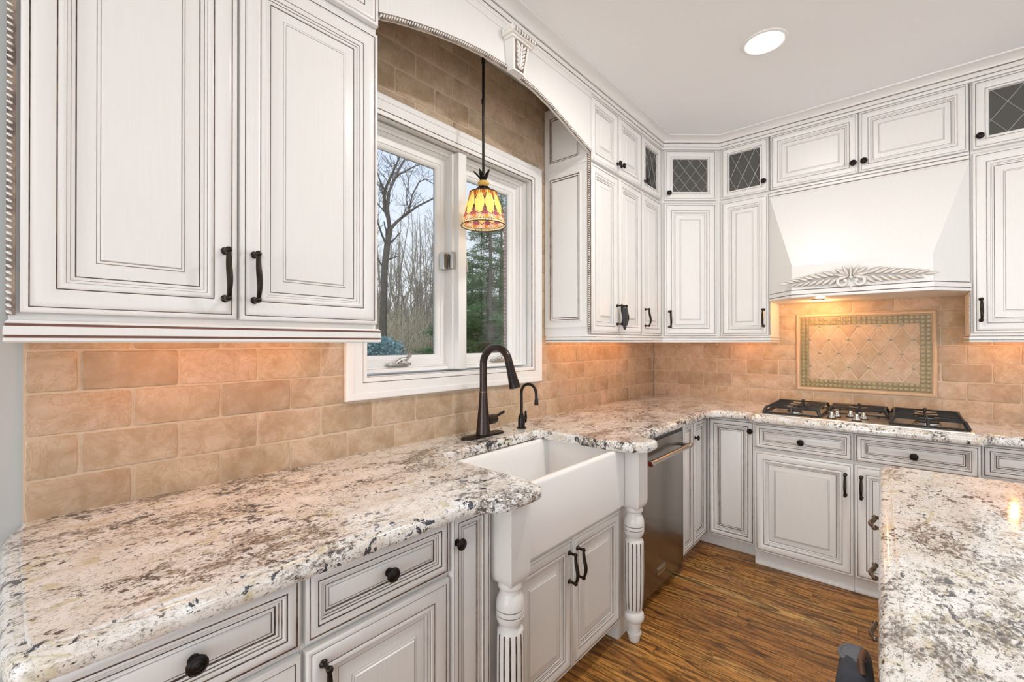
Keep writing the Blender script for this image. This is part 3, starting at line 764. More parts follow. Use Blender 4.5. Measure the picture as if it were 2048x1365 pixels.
# --- range hood
hd = thing('range_hood', (-.25, (H0 + H1) / 2, 1.61), 'cream wooden range hood with sloping front and carved leaf ornament', 'range hood')
zt, zb, zf, fx = 2.292, 1.628, 1.803, -.50
fl, fr2 = -1.083, -1.703
mb = MB()
bx_ = D + .002
vs = [(bx_, H0, zt), (bx_, H1, zt), (bx_, H0, zb), (bx_, H1, zb), (fx, fl, zf), (fx, fr2, zf), (fx, fl, zb), (fx, fr2, zb), (-.003, H0, zt), (-.003, H1, zt), (-.003, H0, zb), (-.003, H1, zb)]
mb.add(vs, [(0, 1, 5, 4), (0, 4, 6, 2), (1, 3, 7, 5), (4, 5, 7, 6), (8, 10, 11, 9), (0, 2, 10, 8), (1, 9, 11, 3), (0, 8, 9, 1), (2, 6, 7, 3, 11, 10)], C)
mb.build('hood_shell', hd, ang=5)
hp = [(bx_, H0 - .001), (fx, fl), (fx, fr2), (bx_, H1 + .001)]
mb = MB()
pr = [(-.02, 1.612), (.004, 1.612, C), (.007, 1.615, C), (.007, 1.6275, C), (.004, 1.6285, G), (.004, 1.6315, G), (.007, 1.6325, C), (.007, 1.655, C), (.0035, 1.656, G), (.0035, 1.659, G), (.006, 1.660, C), (.0, 1.666, C), (-.02, 1.666, C)]
mb.sweep(hp, pr, 1, capmat=C); mb.build('skirt_moulding', hd, ang=30)
mb = MB(); mb.box(D - .002, D + .02, H0 - .001, H1 + .001, 2.292, 2.336, C)
for z in (2.300, 2.322): mb.box(D - .0035, D + .01, H0 - .002, H1 + .002, z - .0018, z + .0018, G)
mb.box(D - .006, D + .01, H0 - .001, H1 + .001, 2.303, 2.319, C, .002); mb.build('top_moulding', hd)
mb = MB(); mb.prism([(-.003, H0 - .002), (bx_ - .004, H0 - .002), (fx + .012, fl - .006), (fx + .012, fr2 + .006), (bx_ - .004, H1 + .002), (-.003, H1 + .002)], 'z', 1.6125, 1.6265, C); mb.build('underside_panel', hd)
mb = MB(); mb.lathe((-.30, -1.19, 1.6128), [(.034, 0), (.036, -.004), (.030, -.006), (.028, -.002)], 'nickel', 20); mb.lathe((-.30, -1.19, 1.6108), [(.026, 0), (.026, -.002)], 'warm_bulb', 20); mb.build('hood_lamp', hd)
# carved leaf ornament on the apron
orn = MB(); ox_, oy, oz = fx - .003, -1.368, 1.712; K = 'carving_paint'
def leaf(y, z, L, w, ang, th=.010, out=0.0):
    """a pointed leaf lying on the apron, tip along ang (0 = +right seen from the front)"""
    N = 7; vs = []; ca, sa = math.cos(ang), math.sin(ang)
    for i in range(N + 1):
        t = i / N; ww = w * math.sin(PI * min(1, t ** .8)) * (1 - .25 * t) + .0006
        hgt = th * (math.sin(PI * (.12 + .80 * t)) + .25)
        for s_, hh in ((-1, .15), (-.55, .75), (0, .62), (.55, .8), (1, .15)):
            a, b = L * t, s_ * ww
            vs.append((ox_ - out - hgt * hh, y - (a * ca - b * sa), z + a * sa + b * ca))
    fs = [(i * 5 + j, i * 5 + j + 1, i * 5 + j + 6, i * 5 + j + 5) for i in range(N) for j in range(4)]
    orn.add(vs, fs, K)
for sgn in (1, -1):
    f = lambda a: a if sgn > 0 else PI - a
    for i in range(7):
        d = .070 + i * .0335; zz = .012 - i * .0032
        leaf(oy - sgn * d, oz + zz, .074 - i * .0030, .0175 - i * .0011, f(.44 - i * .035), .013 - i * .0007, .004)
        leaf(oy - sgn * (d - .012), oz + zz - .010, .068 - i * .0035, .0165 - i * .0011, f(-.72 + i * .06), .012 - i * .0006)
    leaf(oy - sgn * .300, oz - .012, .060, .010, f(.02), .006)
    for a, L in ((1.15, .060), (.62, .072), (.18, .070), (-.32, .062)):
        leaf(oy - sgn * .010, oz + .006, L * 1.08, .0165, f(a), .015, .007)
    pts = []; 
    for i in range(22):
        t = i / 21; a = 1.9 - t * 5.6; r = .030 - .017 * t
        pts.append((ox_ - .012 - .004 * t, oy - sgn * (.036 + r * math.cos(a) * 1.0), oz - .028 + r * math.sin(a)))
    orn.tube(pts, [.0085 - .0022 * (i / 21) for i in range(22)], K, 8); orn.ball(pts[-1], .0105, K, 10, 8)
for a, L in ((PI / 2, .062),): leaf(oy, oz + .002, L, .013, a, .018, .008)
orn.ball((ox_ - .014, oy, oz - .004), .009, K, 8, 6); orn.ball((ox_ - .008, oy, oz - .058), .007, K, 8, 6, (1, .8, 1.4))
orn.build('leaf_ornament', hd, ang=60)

# --- right of the hood
Q0, Q1 = -1.853, -2.62
u6 = y_unit(Q0, Q1, 'wall cabinet right of the range hood, cut off by the picture edge')
mb = MB(); mb.box(FY, -.002, Q0, Q1, 1.386, 2.33, C); mb.build('cabinet_body', u6)
qm = -2.29
hollow(u6, (FY, Q0, 2.331), UY, NY, Q0 - qm, .369, .29); 
mb = MB(); mb.box(FY, -.002, qm - .001, Q1, 2.331, 2.70, C); mb.build('upper_body', u6)
rail(u6, [(-.014, Q0 + .004), (D, Q0 + .004), (D, Q1)], 1)
for a, b, hy in ((Q0 - .008, qm + .003, Q0 - .036), (qm - .003, Q1 + .006, Q1 + .04)):
    o = door(u6, (FY, a, ZT0), UY, NY, a - b, ZT1 - ZT0); pull(o, (D, hy, 1.512), NY)
o = glass_door(u6, (FY, Q0 - .008, ZS0), UY, NY, Q0 - .008 - qm - .003, ZS1 - ZS0, 'short leaded glass door', (2.6, 2)); knob(o, (D, Q0 - .034, ZS0 + .060), NY)
o = door(u6, (FY, qm - .003, ZS0), UY, NY, qm - .003 - Q1 - .006, ZS1 - ZS0, label='short upper door')
mb = MB(); rope(mb, [(D + .012, Q0 + .001, ZT0 + .002), (D + .012, Q0 + .001, 1.60)], (0, 1, 0), .0045, step=.0095); mb.build('rope_moulding', u6)

# small dark pouch hanging from a pull
po = thing('hanging_pouch', (-1.243, D - .045, 1.432), 'small dark leather pouch hanging from the pulls right of the window', 'pouch')
mb = MB(); n = 14; 
prof = [(0, .004), (.12, .013), (.3, .020), (.5, .023), (.7, .024), (.85, .023), (.95, .020), (1, .016)]
rows = []
for t, w in prof:
    z = 1.422 + .125 * t; cx = -1.240 + .006 * math.sin(t * 3)
    rows.append([(cx + w * math.cos(2 * PI * i / n), D - .046 + .009 * (.5 + w / .03) * math.sin(2 * PI * i / n), z + .004 * math.cos(4 * PI * i / n)) for i in range(n)])
vs = [p for r in rows for p in r]; fs = [(i * n + j, i * n + (j + 1) % n, (i + 1) * n + (j + 1) % n, (i + 1) * n + j) for i in range(len(rows) - 1) for j in range(n)] + [tuple(range(n - 1, -1, -1)), tuple((len(rows) - 1) * n + j for j in range(n))]
mb.add(vs, fs, 'pouch_leather'); mb.build('pouch_body', po)
mb = MB(); mb.tube([(-1.243, D - .046, 1.545), (-1.2445, D - .048, 1.562), (-1.2445, D - .034, 1.566), (-1.243, D - .030, 1.552), (-1.242, D - .040, 1.544)], .0022, 'pouch_leather', 6); mb.build('loop', po)
# ------------------------------------------------------------------ base cabinets
DZ0, DZ1 = .692, .690
BD0, BD1, DR0, DR1 = .092, .692, .707, .858          # door and drawer heights
def base_unit(name, loc, label, cat='cabinet', group=None): return thing(name, loc, label, cat, group)
# left run (front plane y = -.64)
LY = -.640; LB = LY + .020
c1 = base_unit('base_cabinet', (-3.414, -.3, 0), 'base cabinet under the left end of the granite counter, nearest the camera')
mb = MB(); mb.box(-3.612, -3.2195, LB, -.004, .10, .868, C); mb.box(-3.60, -3.2195, LB + .07, -.004, .001, .10, C); mb.build('cabinet_body', c1)
o = door(c1, (-3.600, LB, DR0), UX, NX, .376, DR1 - DR0, 'drawer', k=.50); knob(o, (-3.412, LY, .784), NX, .0175)
o = door(c1, (-3.600, LB, BD0), UX, NX, .376, BD1 - BD0); pull(o, (-3.565, LY, .59), NX)
c2 = base_unit('base_cabinet', (-3.016, -.3, 0), 'base cabinet with one drawer over a door, second from the left end of the counter')
mb = MB(); mb.box(-3.2185, -2.8145, LB, -.004, .10, .868, C); mb.box(-3.2185, -2.8145, LB + .07, -.004, .001, .10, C); mb.build('cabinet_body', c2)
o = door(c2, (-3.214, LB, DR0), UX, NX, .396, DR1 - DR0, 'drawer', k=.50); knob(o, (-3.014, LY, .785), NX, .0175)
o = door(c2, (-3.214, LB, BD0), UX, NX, .396, BD1 - BD0); pull(o, (-3.178, LY, .598), NX)
c3 = base_unit('pullout_cabinet', (-2.735, -.3, 0), 'narrow pullout base cabinet beside the nearer turned sink post')
mb = MB(); mb.box(-2.8135, -2.642, LB, -.004, .10, .868, C); mb.box(-2.8135, -2.642, LB + .07, -.004, .001, .10, C); mb.build('cabinet_body', c3)
o = door(c3, (-2.809, LB, BD0), UX, NX, .152, DR1 - BD0, k=.47); knob(o, (-2.793, LY, .783), NX, .0165)
# sink base (front plane y = -.635)
SY = -.628; SB = SY + .02
c4 = base_unit('sink_cabinet', (-2.18, -.3, 0), 'two door sink base cabinet below the white apron sink, between the turned posts')
mb = MB(); mb.box(-2.5465, -1.8005, SB, -.004, .10, .598, C); mb.box(-2.5465, -1.8005, SB + .07, -.004, .001, .10, C)
mb.box(-2.546, -1.801, SY - .002, SB + .02, .596, .617, C, .004); mb.build('cabinet_body', c4)
sm_ = -2.187
o = door(c4, (-2.545, SB, .098), UX, NX, sm_ - .002 + 2.545, .592 - .098, k=.86); pull(o, (sm_ - .028, SY, .492), NX)
o = door(c4, (sm_ + .002, SB, .098), UX, NX, -1.802 - sm_ - .002, .592 - .098, k=.86); pull(o, (sm_ + .028, SY, .492), NX)
# turned posts
def post(cx, cy, label):
    p = thing('turned_post', (cx, cy, 0), label, 'post', None)
    mb = MB(); w = .0445
    sh = [(w, .868), (w, .640), (w * .97, .622), (w * .86, .608), (w * .72, .601)]
    vs = []
    ch = .004
    for ww, z in sh: vs += [(cx - ww, cy - ww, z), (cx + ww, cy - ww, z), (cx + ww, cy + ww, z), (cx - ww, cy + ww, z)]
    fs = [(i * 4 + j, (i + 1) * 4 + j, (i + 1) * 4 + (j + 1) % 4, i * 4 + (j + 1) % 4) for i in range(len(sh) - 1) for j in range(4)] + [(0, 1, 2, 3), tuple((len(sh) - 1) * 4 + j for j in (3, 2, 1, 0))]
    mb.add(vs, fs, C); mb.build('square_block', p, ang=50, fix=True)
    mb = MB()
    mb.lathe((cx, cy, 0), [(.036, .606), (.039, .596), (.038, .588), (.033, .583), (.0325, .572), (.036, .566), (.0425, .552), (.0445, .536), (.0445, .524), (.0425, .5225, G), (.0425, .5205, G), (.0445, .519), (.0445, .507), (.0425, .5055, G), (.0425, .5035, G), (.0445, .502), (.0435, .490), (.039, .479), (.0325, .472), (.032, .464), (.036, .461), (.040, .456)], C, 40, cap=True)
    mb.build('turned_collar', p)
    mb = MB()
    def md(i, sg, t, r): return r - (.0042 if (i % 7) == 6 and .146 < t < .452 else 0)
    gl = lambda i, sg: G if (i % 7) in (5, 6) else C
    fl_ = [(.0385, .458), (.0415, .452), (.0425, .446, gl), (.0435, .38, gl), (.0435, .30, gl), (.0415, .22, gl), (.0385, .16, gl), (.036, .150, gl), (.034, .145)]
    mb.lathe((cx, cy, 0), fl_, C, 98, mod=md); mb.build('fluted_shaft', p, ang=60)
    mb = MB()
    mb.lathe((cx, cy, 0), [(.030, .147), (.030, .140), (.036, .136), (.0425, .126), (.0445, .114), (.043, .102), (.037, .094), (.030, .090), (.029, .078), (.0255, .052), (.025, .046), (.031, .044), (.0325, .039), (.031, .034), (.026, .031), (.0262, .022), (.0235, .004), (.021, .0005)], C, 40)
    mb.build('turned_foot', p); return p
post(-2.590, -.661, 'turned sink post with fluted shaft, the nearer one left of the apron sink')
post(-1.752, -.668, 'turned sink post with fluted shaft, the farther one beside the dishwasher')
# dishwasher
WY = -.612
mb = MB(); mb.box(-2.641, -2.5475, -.605, -.004, .001, .868, C); f_ = mb.build('filler_panel'); tag(f_, 'narrow cream filler panel behind the nearer turned sink post', 'panel')
mb = MB(); mb.box(-1.7985, -1.597, WY, -.004, .001, .868, C); f_ = mb.build('filler_panel'); tag(f_, 'narrow cream filler panel behind the farther turned sink post', 'panel')
dw = thing('dishwasher', (-1.295, -.3, 0), 'stainless steel dishwasher with bar handle under the counter', 'dishwasher')
W0_, W1_ = -1.594, -.995
mb = MB(); mb.box(W0_, W1_, WY + .03, -.004, .02, .866, 'black_plastic'); mb.box(W0_, W1_, WY + .06, -.02, .001, .05, 'black_plastic'); mb.build('tub', dw)
mb = MB(); mb.box(W0_ + .002, W1_ - .002, WY, WY + .029, .052, .832, 'dark_stainless', .003); dd = mb.build('door_panel', dw)
mb = MB(); hy = WY - .062; hz = .762
mb.tube([(W0_ + .012, hy, hz), (W1_ - .045, hy, hz)], .0125, 'nickel', 20)
for x in (W0_ + .026, W1_ - .07):
    mb.box(x - .010, x + .010, hy + .004, WY + .001, hz - .008, hz + .008, 'dark_stainless', .002)
    mb.lathe((x - .016, hy, hz), [(.0155, 0), (.0155, .03)], 'nickel', 20, (1, 0, 0))
mb.build('handle', dd)
mb = MB(); mb.lathe((W0_ + .012, hy, hz), [(.0145, 0), (.0145, -.006), (.0125, -.008)], 'nickel', 20, (1, 0, 0)); mb.lathe((W0_ + .0045, hy, hz), [(.0118, 0), (.0118, -.0018)], 'red_enamel', 20, (1, 0, 0)); mb.build('red_medallion', dd)
mb = MB(); mb.box(-1.372, -1.268, WY - .003, WY + .001, .118, .158, 'nickel', .0008); mb.box(-1.3695, -1.2705, WY - .0036, WY, .1205, .1555, 'badge'); bd = mb.build('badge', dd)
cu = bpy.data.curves.new('t', 'FONT'); cu.body = 'KitchenAid'; cu.size = .0185; cu.align_x = 'CENTER'; cu.extrude = .0003
to = bpy.data.objects.new('t', cu); COL.objects.link(to)
me = bpy.data.meshes.new_from_object(to.evaluated_get(bpy.context.evaluated_depsgraph_get())); bpy.data.objects.remove(to)
mb = MB(); mb.add([(-1.320 + q.co.x, WY - .0038 - q.co.z, .1315 + q.co.y) for q in me.vertices], [tuple(p.vertices) for p in me.polygons], 'dark_letter'); mb.build('lettering', bd); bpy.data.meshes.remove(me)
mb = MB(); mb.box(W0_ + .004, W1_ - .004, WY + .004, WY + .028, .833, .866, 'black_plastic'); mb.build('control_edge', dw)
# corner cabinet with folding doors
RX = -.574; RB = RX + .020
c5 = base_unit('corner_base_cabinet', (-.3, -.3, 0), 'inside corner base cabinet with folding doors between dishwasher and cooktop')
CY = -.612
mb = MB(); mb.prism([(-.994, -.004), (-.004, -.004), (-.004, -.903), (RB, -.903), (RB, CY + .02), (-.994, CY + .02)], 'z', .10, .868, C)
mb.prism([(-.994, -.006), (-.006, -.006), (-.006, -.903), (RB + .05, -.903), (RB + .05, CY + .07), (-.994, CY + .07)], 'z', .001, .10, C); mb.build('cabinet_body', c5)
o = door(c5, (-.990, CY + .02, BD0), UX, NX, .170, DR1 - BD0, k=.48, label='narrow fixed panel'); 
o = door(c5, (-.816, CY + .02, BD0), UX, NX, .816 + RX - .004, DR1 - BD0, k=.62); knob(o, (-.800, CY, .755), NX, .0155)
o = door(c5, (RB, CY - .004, BD0), UY, NY, .278, DR1 - BD0, k=.70); knob(o, (RX, -.872, .795), NY, .0165)
# cooktop cabinets (bumped out)
KX = -.640; KB = KX + .020
def cook(ya, yb, hy, ky, label, name='base_cabinet'):
    c = base_unit(name, (-.32, (ya + yb) / 2, 0), label)
    mb = MB(); mb.box(KB, -.004, ya, yb, .10, .868, C); mb.box(-.606, -.004, ya, yb, .001, .10, C); mb.box(-.614, -.606, ya, yb, .001, .018, C, .003); mb.build('cabinet_body', c)
    o = door(c, (KB, ya - .003, DR0), UY, NY, ya - yb - .006, DR1 - DR0, 'drawer', k=.50); knob(o, (KX, ky, .776), NY, .0175)
    o = door(c, (KB, ya - .003, BD0), UY, NY, ya - yb - .006, BD1 - BD0, k=.96); pull(o, (KX, hy, .578), NY); return c
cook(-.9045, -1.3855, -1.350, -1.147, 'base cabinet under the left half of the cooktop')
cook(-1.3865, -1.858, -1.418, -1.625, 'base cabinet under the right half of the cooktop, partly behind the island')
c6 = base_unit('base_cabinet', (-.3, -2.2, 0), 'base cabinet right of the cooktop, cut off by the picture edge')
mb = MB(); mb.box(RB, -.004, -1.8595, -2.70, .10, .868, C); mb.box(RB + .06, -.004, -1.8595, -2.70, .001, .10, C); mb.build('cabinet_body', c6)
o = door(c6, (RB, -1.866, DR0), UY, NY, .41, DR1 - DR0, 'drawer', k=.50); knob(o, (RX, -2.071, .776), NY, .0175)
o = door(c6, (RB, -1.866, BD0), UY, NY, .41, BD1 - BD0)
o = door(c6, (RB, -2.282, DR0), UY, NY, .41, DR1 - DR0, 'drawer', k=.50); o = door(c6, (RB, -2.282, BD0), UY, NY, .41, BD1 - BD0)

# ------------------------------------------------------------------ counters
def bez(p0, p1, p2, p3, n):
    out = []
    for i in range(n + 1):
        t = i / n; a = (1 - t) ** 3; b = 3 * t * (1 - t) ** 2; c = 3 * t * t * (1 - t); d = t ** 3
        out.append((a * p0[0] + b * p1[0] + c * p2[0] + d * p3[0], a * p0[1] + b * p1[1] + c * p2[1] + d * p3[1]))
    return out
def slab(name, pts, zt=.914, th=.042, step=.034):
    """pts: (x, y, m) counter clockwise seen from above; m = how much of the ogee edge shows there"""
    P = []
    for p in pts:
        if not P or (abs(P[-1][0] - p[0]) + abs(P[-1][1] - p[1])) > 1e-5: P.append(p)
    n = len(P); nv = []
    for i in range(n):
        a = Vector(P[i][:2]) - Vector(P[i - 1][:2]); b = Vector(P[(i + 1) % n][:2]) - Vector(P[i][:2])
        a.normalize(); b.normalize(); na = Vector((-a.y, a.x)); nb = Vector((-b.y, b.x)); mv = na + nb
        nv.append(mv / max(.35, mv.dot(na)))
    prof = [(.012, zt - th), (.004, zt - th + .001), (.0008, zt - th + .006), (0, zt - th + .013), (0, zt - .020), (.0012, zt - .0145), (.005, zt - .0085), (.011, zt - .0050), (.020, zt - .0036), (.0265, zt - .0032), (.0275, zt - .0008), (.030, zt)]
    mb = MB(); vs = []
    for d, z in prof:
        for i in range(n):
            m = P[i][2]; z2 = z
            dd = d * m
            if m < .9: z2 = zt - (zt - z) * (1 if z < zt - .021 else (.35 + .65 * m)) 
            vs.append((P[i][0] + nv[i].x * dd, P[i][1] + nv[i].y * dd, z2))
    R = len(prof); fs = [(r * n + i, r * n + (i + 1) % n, (r + 1) * n + (i + 1) % n, (r + 1) * n + i) for r in range(R - 1) for i in range(n)]
    mb.add(vs, fs, 'granite')
    from mathutils.geometry import delaunay_2d_cdt
    for k, up in ((R - 1, True), (0, False)):
        ring = [Vector(vs[k * n + i][:2]) for i in range(n)]; z = vs[k * n][2]
        tv, _, tf, *_r = delaunay_2d_cdt(ring, [], [list(range(n))], 1, 1e-6)
        mb.add([(p.x, p.y, z) for p in tv], [tuple(f) if up else tuple(reversed(f)) for f in tf], 'granite')
    return mb.build(name, None, ang=40)
E_ = 1.0
pts = [(-3.602, -.0005, 0), (-3.606, -.020, .3), (-3.634, -.065, 1)]
pts += [(-3.638, -.12, 1)] + [(x, y, 1) for x, y in bez((-3.640, -.60), (-3.640, -.672), (-3.630, -.692), (-3.575, -.692), 8)]
pts += [(x, y, 1) for x, y in bez((-2.83, -.694), (-2.75, -.694), (-2.745, -.772), (-2.668, -.766), 12)]
pts += [(x, y, 1) for x, y in bez((-2.605, -.766), (-2.555, -.766), (-2.545, -.762), (-2.5425, -.722), 7)]
pts += [(-2.541, -.70, .4), (-2.540, -.66, .3)] + [(x, y, .3) for x, y in bez((-2.532, -.32), (-2.532, -.262), (-2.52, -.242), (-2.455, -.238), 8)]
pts += [(x, y, .3) for x, y in bez((-1.95, -.226), (-1.91, -.226), (-1.888, -.232), (-1.886, -.27), 8)]
pts += [(-1.884, -.60, .3)] + [(x, y, .55) for x, y in bez((-1.882, -.64), (-1.880, -.70), (-1.85, -.765), (-1.79, -.765), 8)]
pts += [(x, y, 1) for x, y in bez((-1.73, -.765), (-1.695, -.765), (-1.693, -.74), (-1.695, -.72), 6)]
pts += [(x, y, 1) for x, y in bez((-1.692, -.69), (-1.69, -.668), (-1.66, -.662), (-1.62, -.662), 6)]
pts += [(x, y, 1) for x, y in bez((-.79, -.662), (-.70, -.662), (-.632, -.70), (-.632, -.775), 12)]
pts += [(x, y, 1) for x, y in bez((-.632, -.845), (-.632, -.885), (-.70, -.880), (-.702, -.925), 8)]
pts += [(x, y, 1) for x, y in bez((-.702, -1.835), (-.702, -1.885), (-.640, -1.868), (-.624, -1.905), 8)]
pts += [(-.622, -2.70, 0), (-.0005, -2.70, 0), (-.0005, -.0005, 0)]
ct = slab('countertop', pts); tag(ct, 'polished speckled granite countertop running under the window and along the range wall', 'countertop')

# ------------------------------------------------------------------ apron sink
sk = thing('apron_sink', (-2.19, -.43, .62), 'white fireclay apron front sink set into the granite under the window', 'sink')
X0, X1, Y0, Y1, ZB, ZR = -2.5445, -1.800, -.648, -.222, .620, .8715
bm = bmesh.new()
def rr(x0, x1, y0, y1, r, z, n=5):
    out = []
    for cx, cy, a0 in ((x1 - r, y1 - r, 0), (x0 + r, y1 - r, 90), (x0 + r, y0 + r, 180), (x1 - r, y0 + r, 270)):
        for i in range(n + 1):
            a = math.radians(a0 + 90 * i / n); out.append((cx + r * math.cos(a), cy + r * math.sin(a), z))
    return out
loops = [rr(X0, X1, Y0, Y1, .010, ZB), rr(X0, X1, Y0, Y1, .012, ZR - .012), rr(X0 + .002, X1 - .002, Y0 + .002, Y1 - .002, .012, ZR - .005), rr(X0 + .008, X1 - .008, Y0 + .008, Y1 - .008, .012, ZR),
         rr(X0 + .026, X1 - .026, Y0 + .026, Y1 - .024, .02, ZR), rr(X0 + .032, X1 - .032, Y0 + .032, Y1 - .030, .024, ZR - .005), rr(X0 + .035, X1 - .035, Y0 + .036, Y1 - .034, .026, ZR - .014),
         rr(X0 + .040, X1 - .040, Y0 + .044, Y1 - .040, .035, .675), rr(X0 + .055, X1 - .055, Y0 + .060, Y1 - .055, .04, .655), rr(X0 + .10, X1 - .10, Y0 + .10, Y1 - .10, .05, .648)]
mb = MB(); n = len(loops[0]); vs = [p for l in loops for p in l]
fs = [(i * n + j, i * n + (j + 1) % n, (i + 1) * n + (j + 1) % n, (i + 1) * n + j) for i in range(len(loops) - 1) for j in range(n)] + [tuple(reversed(range(n))), tuple((len(loops) - 1) * n + j for j in range(n))]
mb.add(vs, fs, 'fireclay'); mb.build('basin', sk, ang=50)
mb = MB(); mb.lathe((-2.17, -.42, .6485), [(.045, 0), (.045, .002), (.034, .003), (.030, .0005), (.010, .0005)], 'nickel', 24); mb.build('drain', sk)

# ------------------------------------------------------------------ taps
fx_, fy_ = -2.172, -.128; zc = .9145
fc = thing('kitchen_faucet', (fx_, fy_, zc), 'tall oil rubbed bronze pull down faucet on an oval base plate behind the sink', 'faucet')
mb = MB(); pl = rr(-.128, .128, -.029, .029, .0285, 0, 8)
lp = [[(fx_ + x * s_, fy_ + y * s_, zc + z) for x, y, _ in pl] for s_, z in ((1, 0), (1, .004), (.985, .0075), (.95, .009))]
n = len(pl); mb.add([p for l in lp for p in l], [(i * n + j, i * n + (j + 1) % n, (i + 1) * n + (j + 1) % n, (i + 1) * n + j) for i in range(3) for j in range(n)] + [tuple(reversed(range(n))), tuple(3 * n + j for j in range(n))], 'bronze'); mb.build('base_plate', fc)
mb = MB(); mb.lathe((fx_, fy_, zc + .009), [(.0345, 0), (.0345, .004), (.0330, .010), (.0270, .075), (.0225, .125), (.0195, .170), (.0178, .196)], 'rubbed_bronze', 32); mb.build('tapered_body', fc)
mb = MB(); zc0 = zc + .205; R = .080; pts = [(fx_, fy_, zc0), (fx_, fy_, 1.243)]
for i in range(1, 17):
    a = PI * i / 16 * .94; pts.append((fx_, fy_ - R * (1 - math.cos(a)), 1.243 + R * math.sin(a)))
mb.tube(pts, .0170, 'rubbed_bronze', 20); mb.lathe((fx_, fy_, zc0 - .001), [(.0184, -.003), (.0186, 0), (.0178, .003)], 'brass_brown', 28); mb.build('gooseneck', fc)
e = Vector(pts[-1]); d_ = (e - Vector(pts[-2])).normalized(); d_ = (d_ + Vector((0, -.03, 0))).normalized()
mb = MB(); mb.lathe(e, [(.0172, -.002), (.0180, .002), (.0176, .006), (.0188, .04), (.0228, .088), (.0250, .112), (.0243, .116), (.019, .1175)], 'bronze', 28, d_); mb.build('spray_head', fc)
mb = MB(); mb.lathe((fx_ + .022, fy_, .985), [(.0225, 0), (.0225, .052), (.0205, .058), (.018, .060)], 'bronze', 24, (1, 0, 0)); mb.tube([(fx_ + .072, fy_, .990), (fx_ + .10, fy_ - .003, 1.000), (fx_ + .135, fy_ - .006, 1.012)], [.0068, .0066, .0072], 'bronze', 12); mb.build('side_lever', fc)
gx, gy = -1.911, -.139
f2 = thing('filter_tap', (gx, gy, zc), 'small dark bronze gooseneck filter tap right of the tall faucet', 'tap')
mb = MB(); mb.lathe((gx, gy, zc), [(.0235, 0), (.0235, .005), (.0175, .007), (.0175, .046), (.0150, .058), (.0098, .070), (.0085, .076)], 'bronze', 24); mb.build('tap_body', f2)
mb = MB(); R = .047; pts = [(gx, gy, zc + .074), (gx, gy, 1.092)]
for i in range(1, 15):
    a = PI * i / 14 * .97; pts.append((gx, gy - R * (1 - math.cos(a)), 1.092 + R * math.sin(a)))
pts.append((gx, gy - 2 * R - .001, 1.068)); mb.tube(pts, .0072, 'bronze', 14); mb.lathe((gx, gy - 2 * R - .001, 1.060), [(.0098, -.022), (.0105, -.018), (.0092, 0), (.0075, .012)], 'bronze', 16); mb.build('gooseneck', f2)
mb = MB(); mb.tube([(gx + .016, gy, .962), (gx + .033, gy, .962)], .006, 'bronze', 10); mb.tube([(gx + .033, gy, .938), (gx + .034, gy, .962), (gx + .033, gy, .998)], [.0045, .0068, .0052], 'bronze', 10); mb.build('tap_lever', f2)

# ------------------------------------------------------------------ cooktop
ck = thing('gas_cooktop', (-.39, -1.388, zc), 'stainless gas cooktop with black cast iron grates set in the granite', 'cooktop')
cx0, cx1, cy0, cy1 = -.652, -.150, -.938, -1.838
mb = MB(); mb.rings((cx0, cy0, zc), Vector((0, -1, 0)), Vector((0, 0, 1)), cy0 - cy1, cx1 - cx0, [(0, 0), (.001, .005, 'stainless'), (.004, .0075, 'stainless'), (.013, .0085, 'stainless'), (.016, .006, 'stainless'), (.022, .0045, 'stainless')], 'stainless', z=Vector((1, 0, 0)))
mb.build('steel_tray', ck, fix=True)
def grate(y0, y1, x0, x1, name='grate'):
    mb = MB(); I = 'cast_iron'; zl, zh = zc + .014, zc + .046; b = .0036
    def bar(p, q, w=b): mb.tube([p, q], w, I, 6)
    ins = .022
    for (a, c, z, s_) in ((x0, x1, zl, 0), (x0 + ins, x1 - ins, zh, ins * .6)):
        ya, yb = y0 - s_, y1 + s_
        for p, q in (((a, ya), (c, ya)), ((c, ya), (c, yb)), ((c, yb), (a, yb)), ((a, yb), (a, ya))): bar((*p, z), (*q, z), .0056)
    for (xa, xb) in ((x0, x0 + ins), (x1, x1 - ins)):
        for (ya, yb) in ((y0, y0 - ins * .6), (y1, y1 + ins * .6)): mb.tube([(xa, ya, zl), (xb, yb, zh)], .0085, I, 6)
    for xx in (x0, x1):
        mb.tube([(xx, (y0 + y1) / 2, zl), (xx + (ins if xx == x0 else -ins), (y0 + y1) / 2, zh)], .007, I, 6)
        for yy in (y0 - .04, y1 + .04): mb.tube([(xx, yy, zl), (xx, yy, zc + .005)], .006, I, 6)
    n = max(3, round((x1 - x0) / .062)); w = y0 - y1; ym = (y0 + y1) / 2
    for i in range(1, n):
        xx = x0 + ins + (x1 - x0 - 2 * ins) * i / n
        if i % 2 == 0:
            bar((xx, y0 - .012, zh), (xx, y0 - .012 - w * .30, zh + .001)); bar((xx, y1 + .012, zh), (xx, y1 + .012 + w * .30, zh + .001))
        else:
            mb.tube([(xx, y0 - .012, zh), (xx, y0 - w * .33, zh + .001), (xx, ym, zh - .006), (xx, y1 + w * .33, zh + .001), (xx, y1 + .012, zh)], b, I, 6)
    bar((x0 + ins, ym, zh - .004), (x1 - ins, ym, zh - .004)); mb.box(x1 - ins - .010, x1 - ins + .006, ym - .008, ym + .008, zh - .004, zh + .013, I, .002)
    mb.build(name, ck)
grate(-.955, -1.236, -.625, -.172); grate(-1.248, -1.522, -.395, -.172); grate(-1.534, -1.822, -.625, -.172)
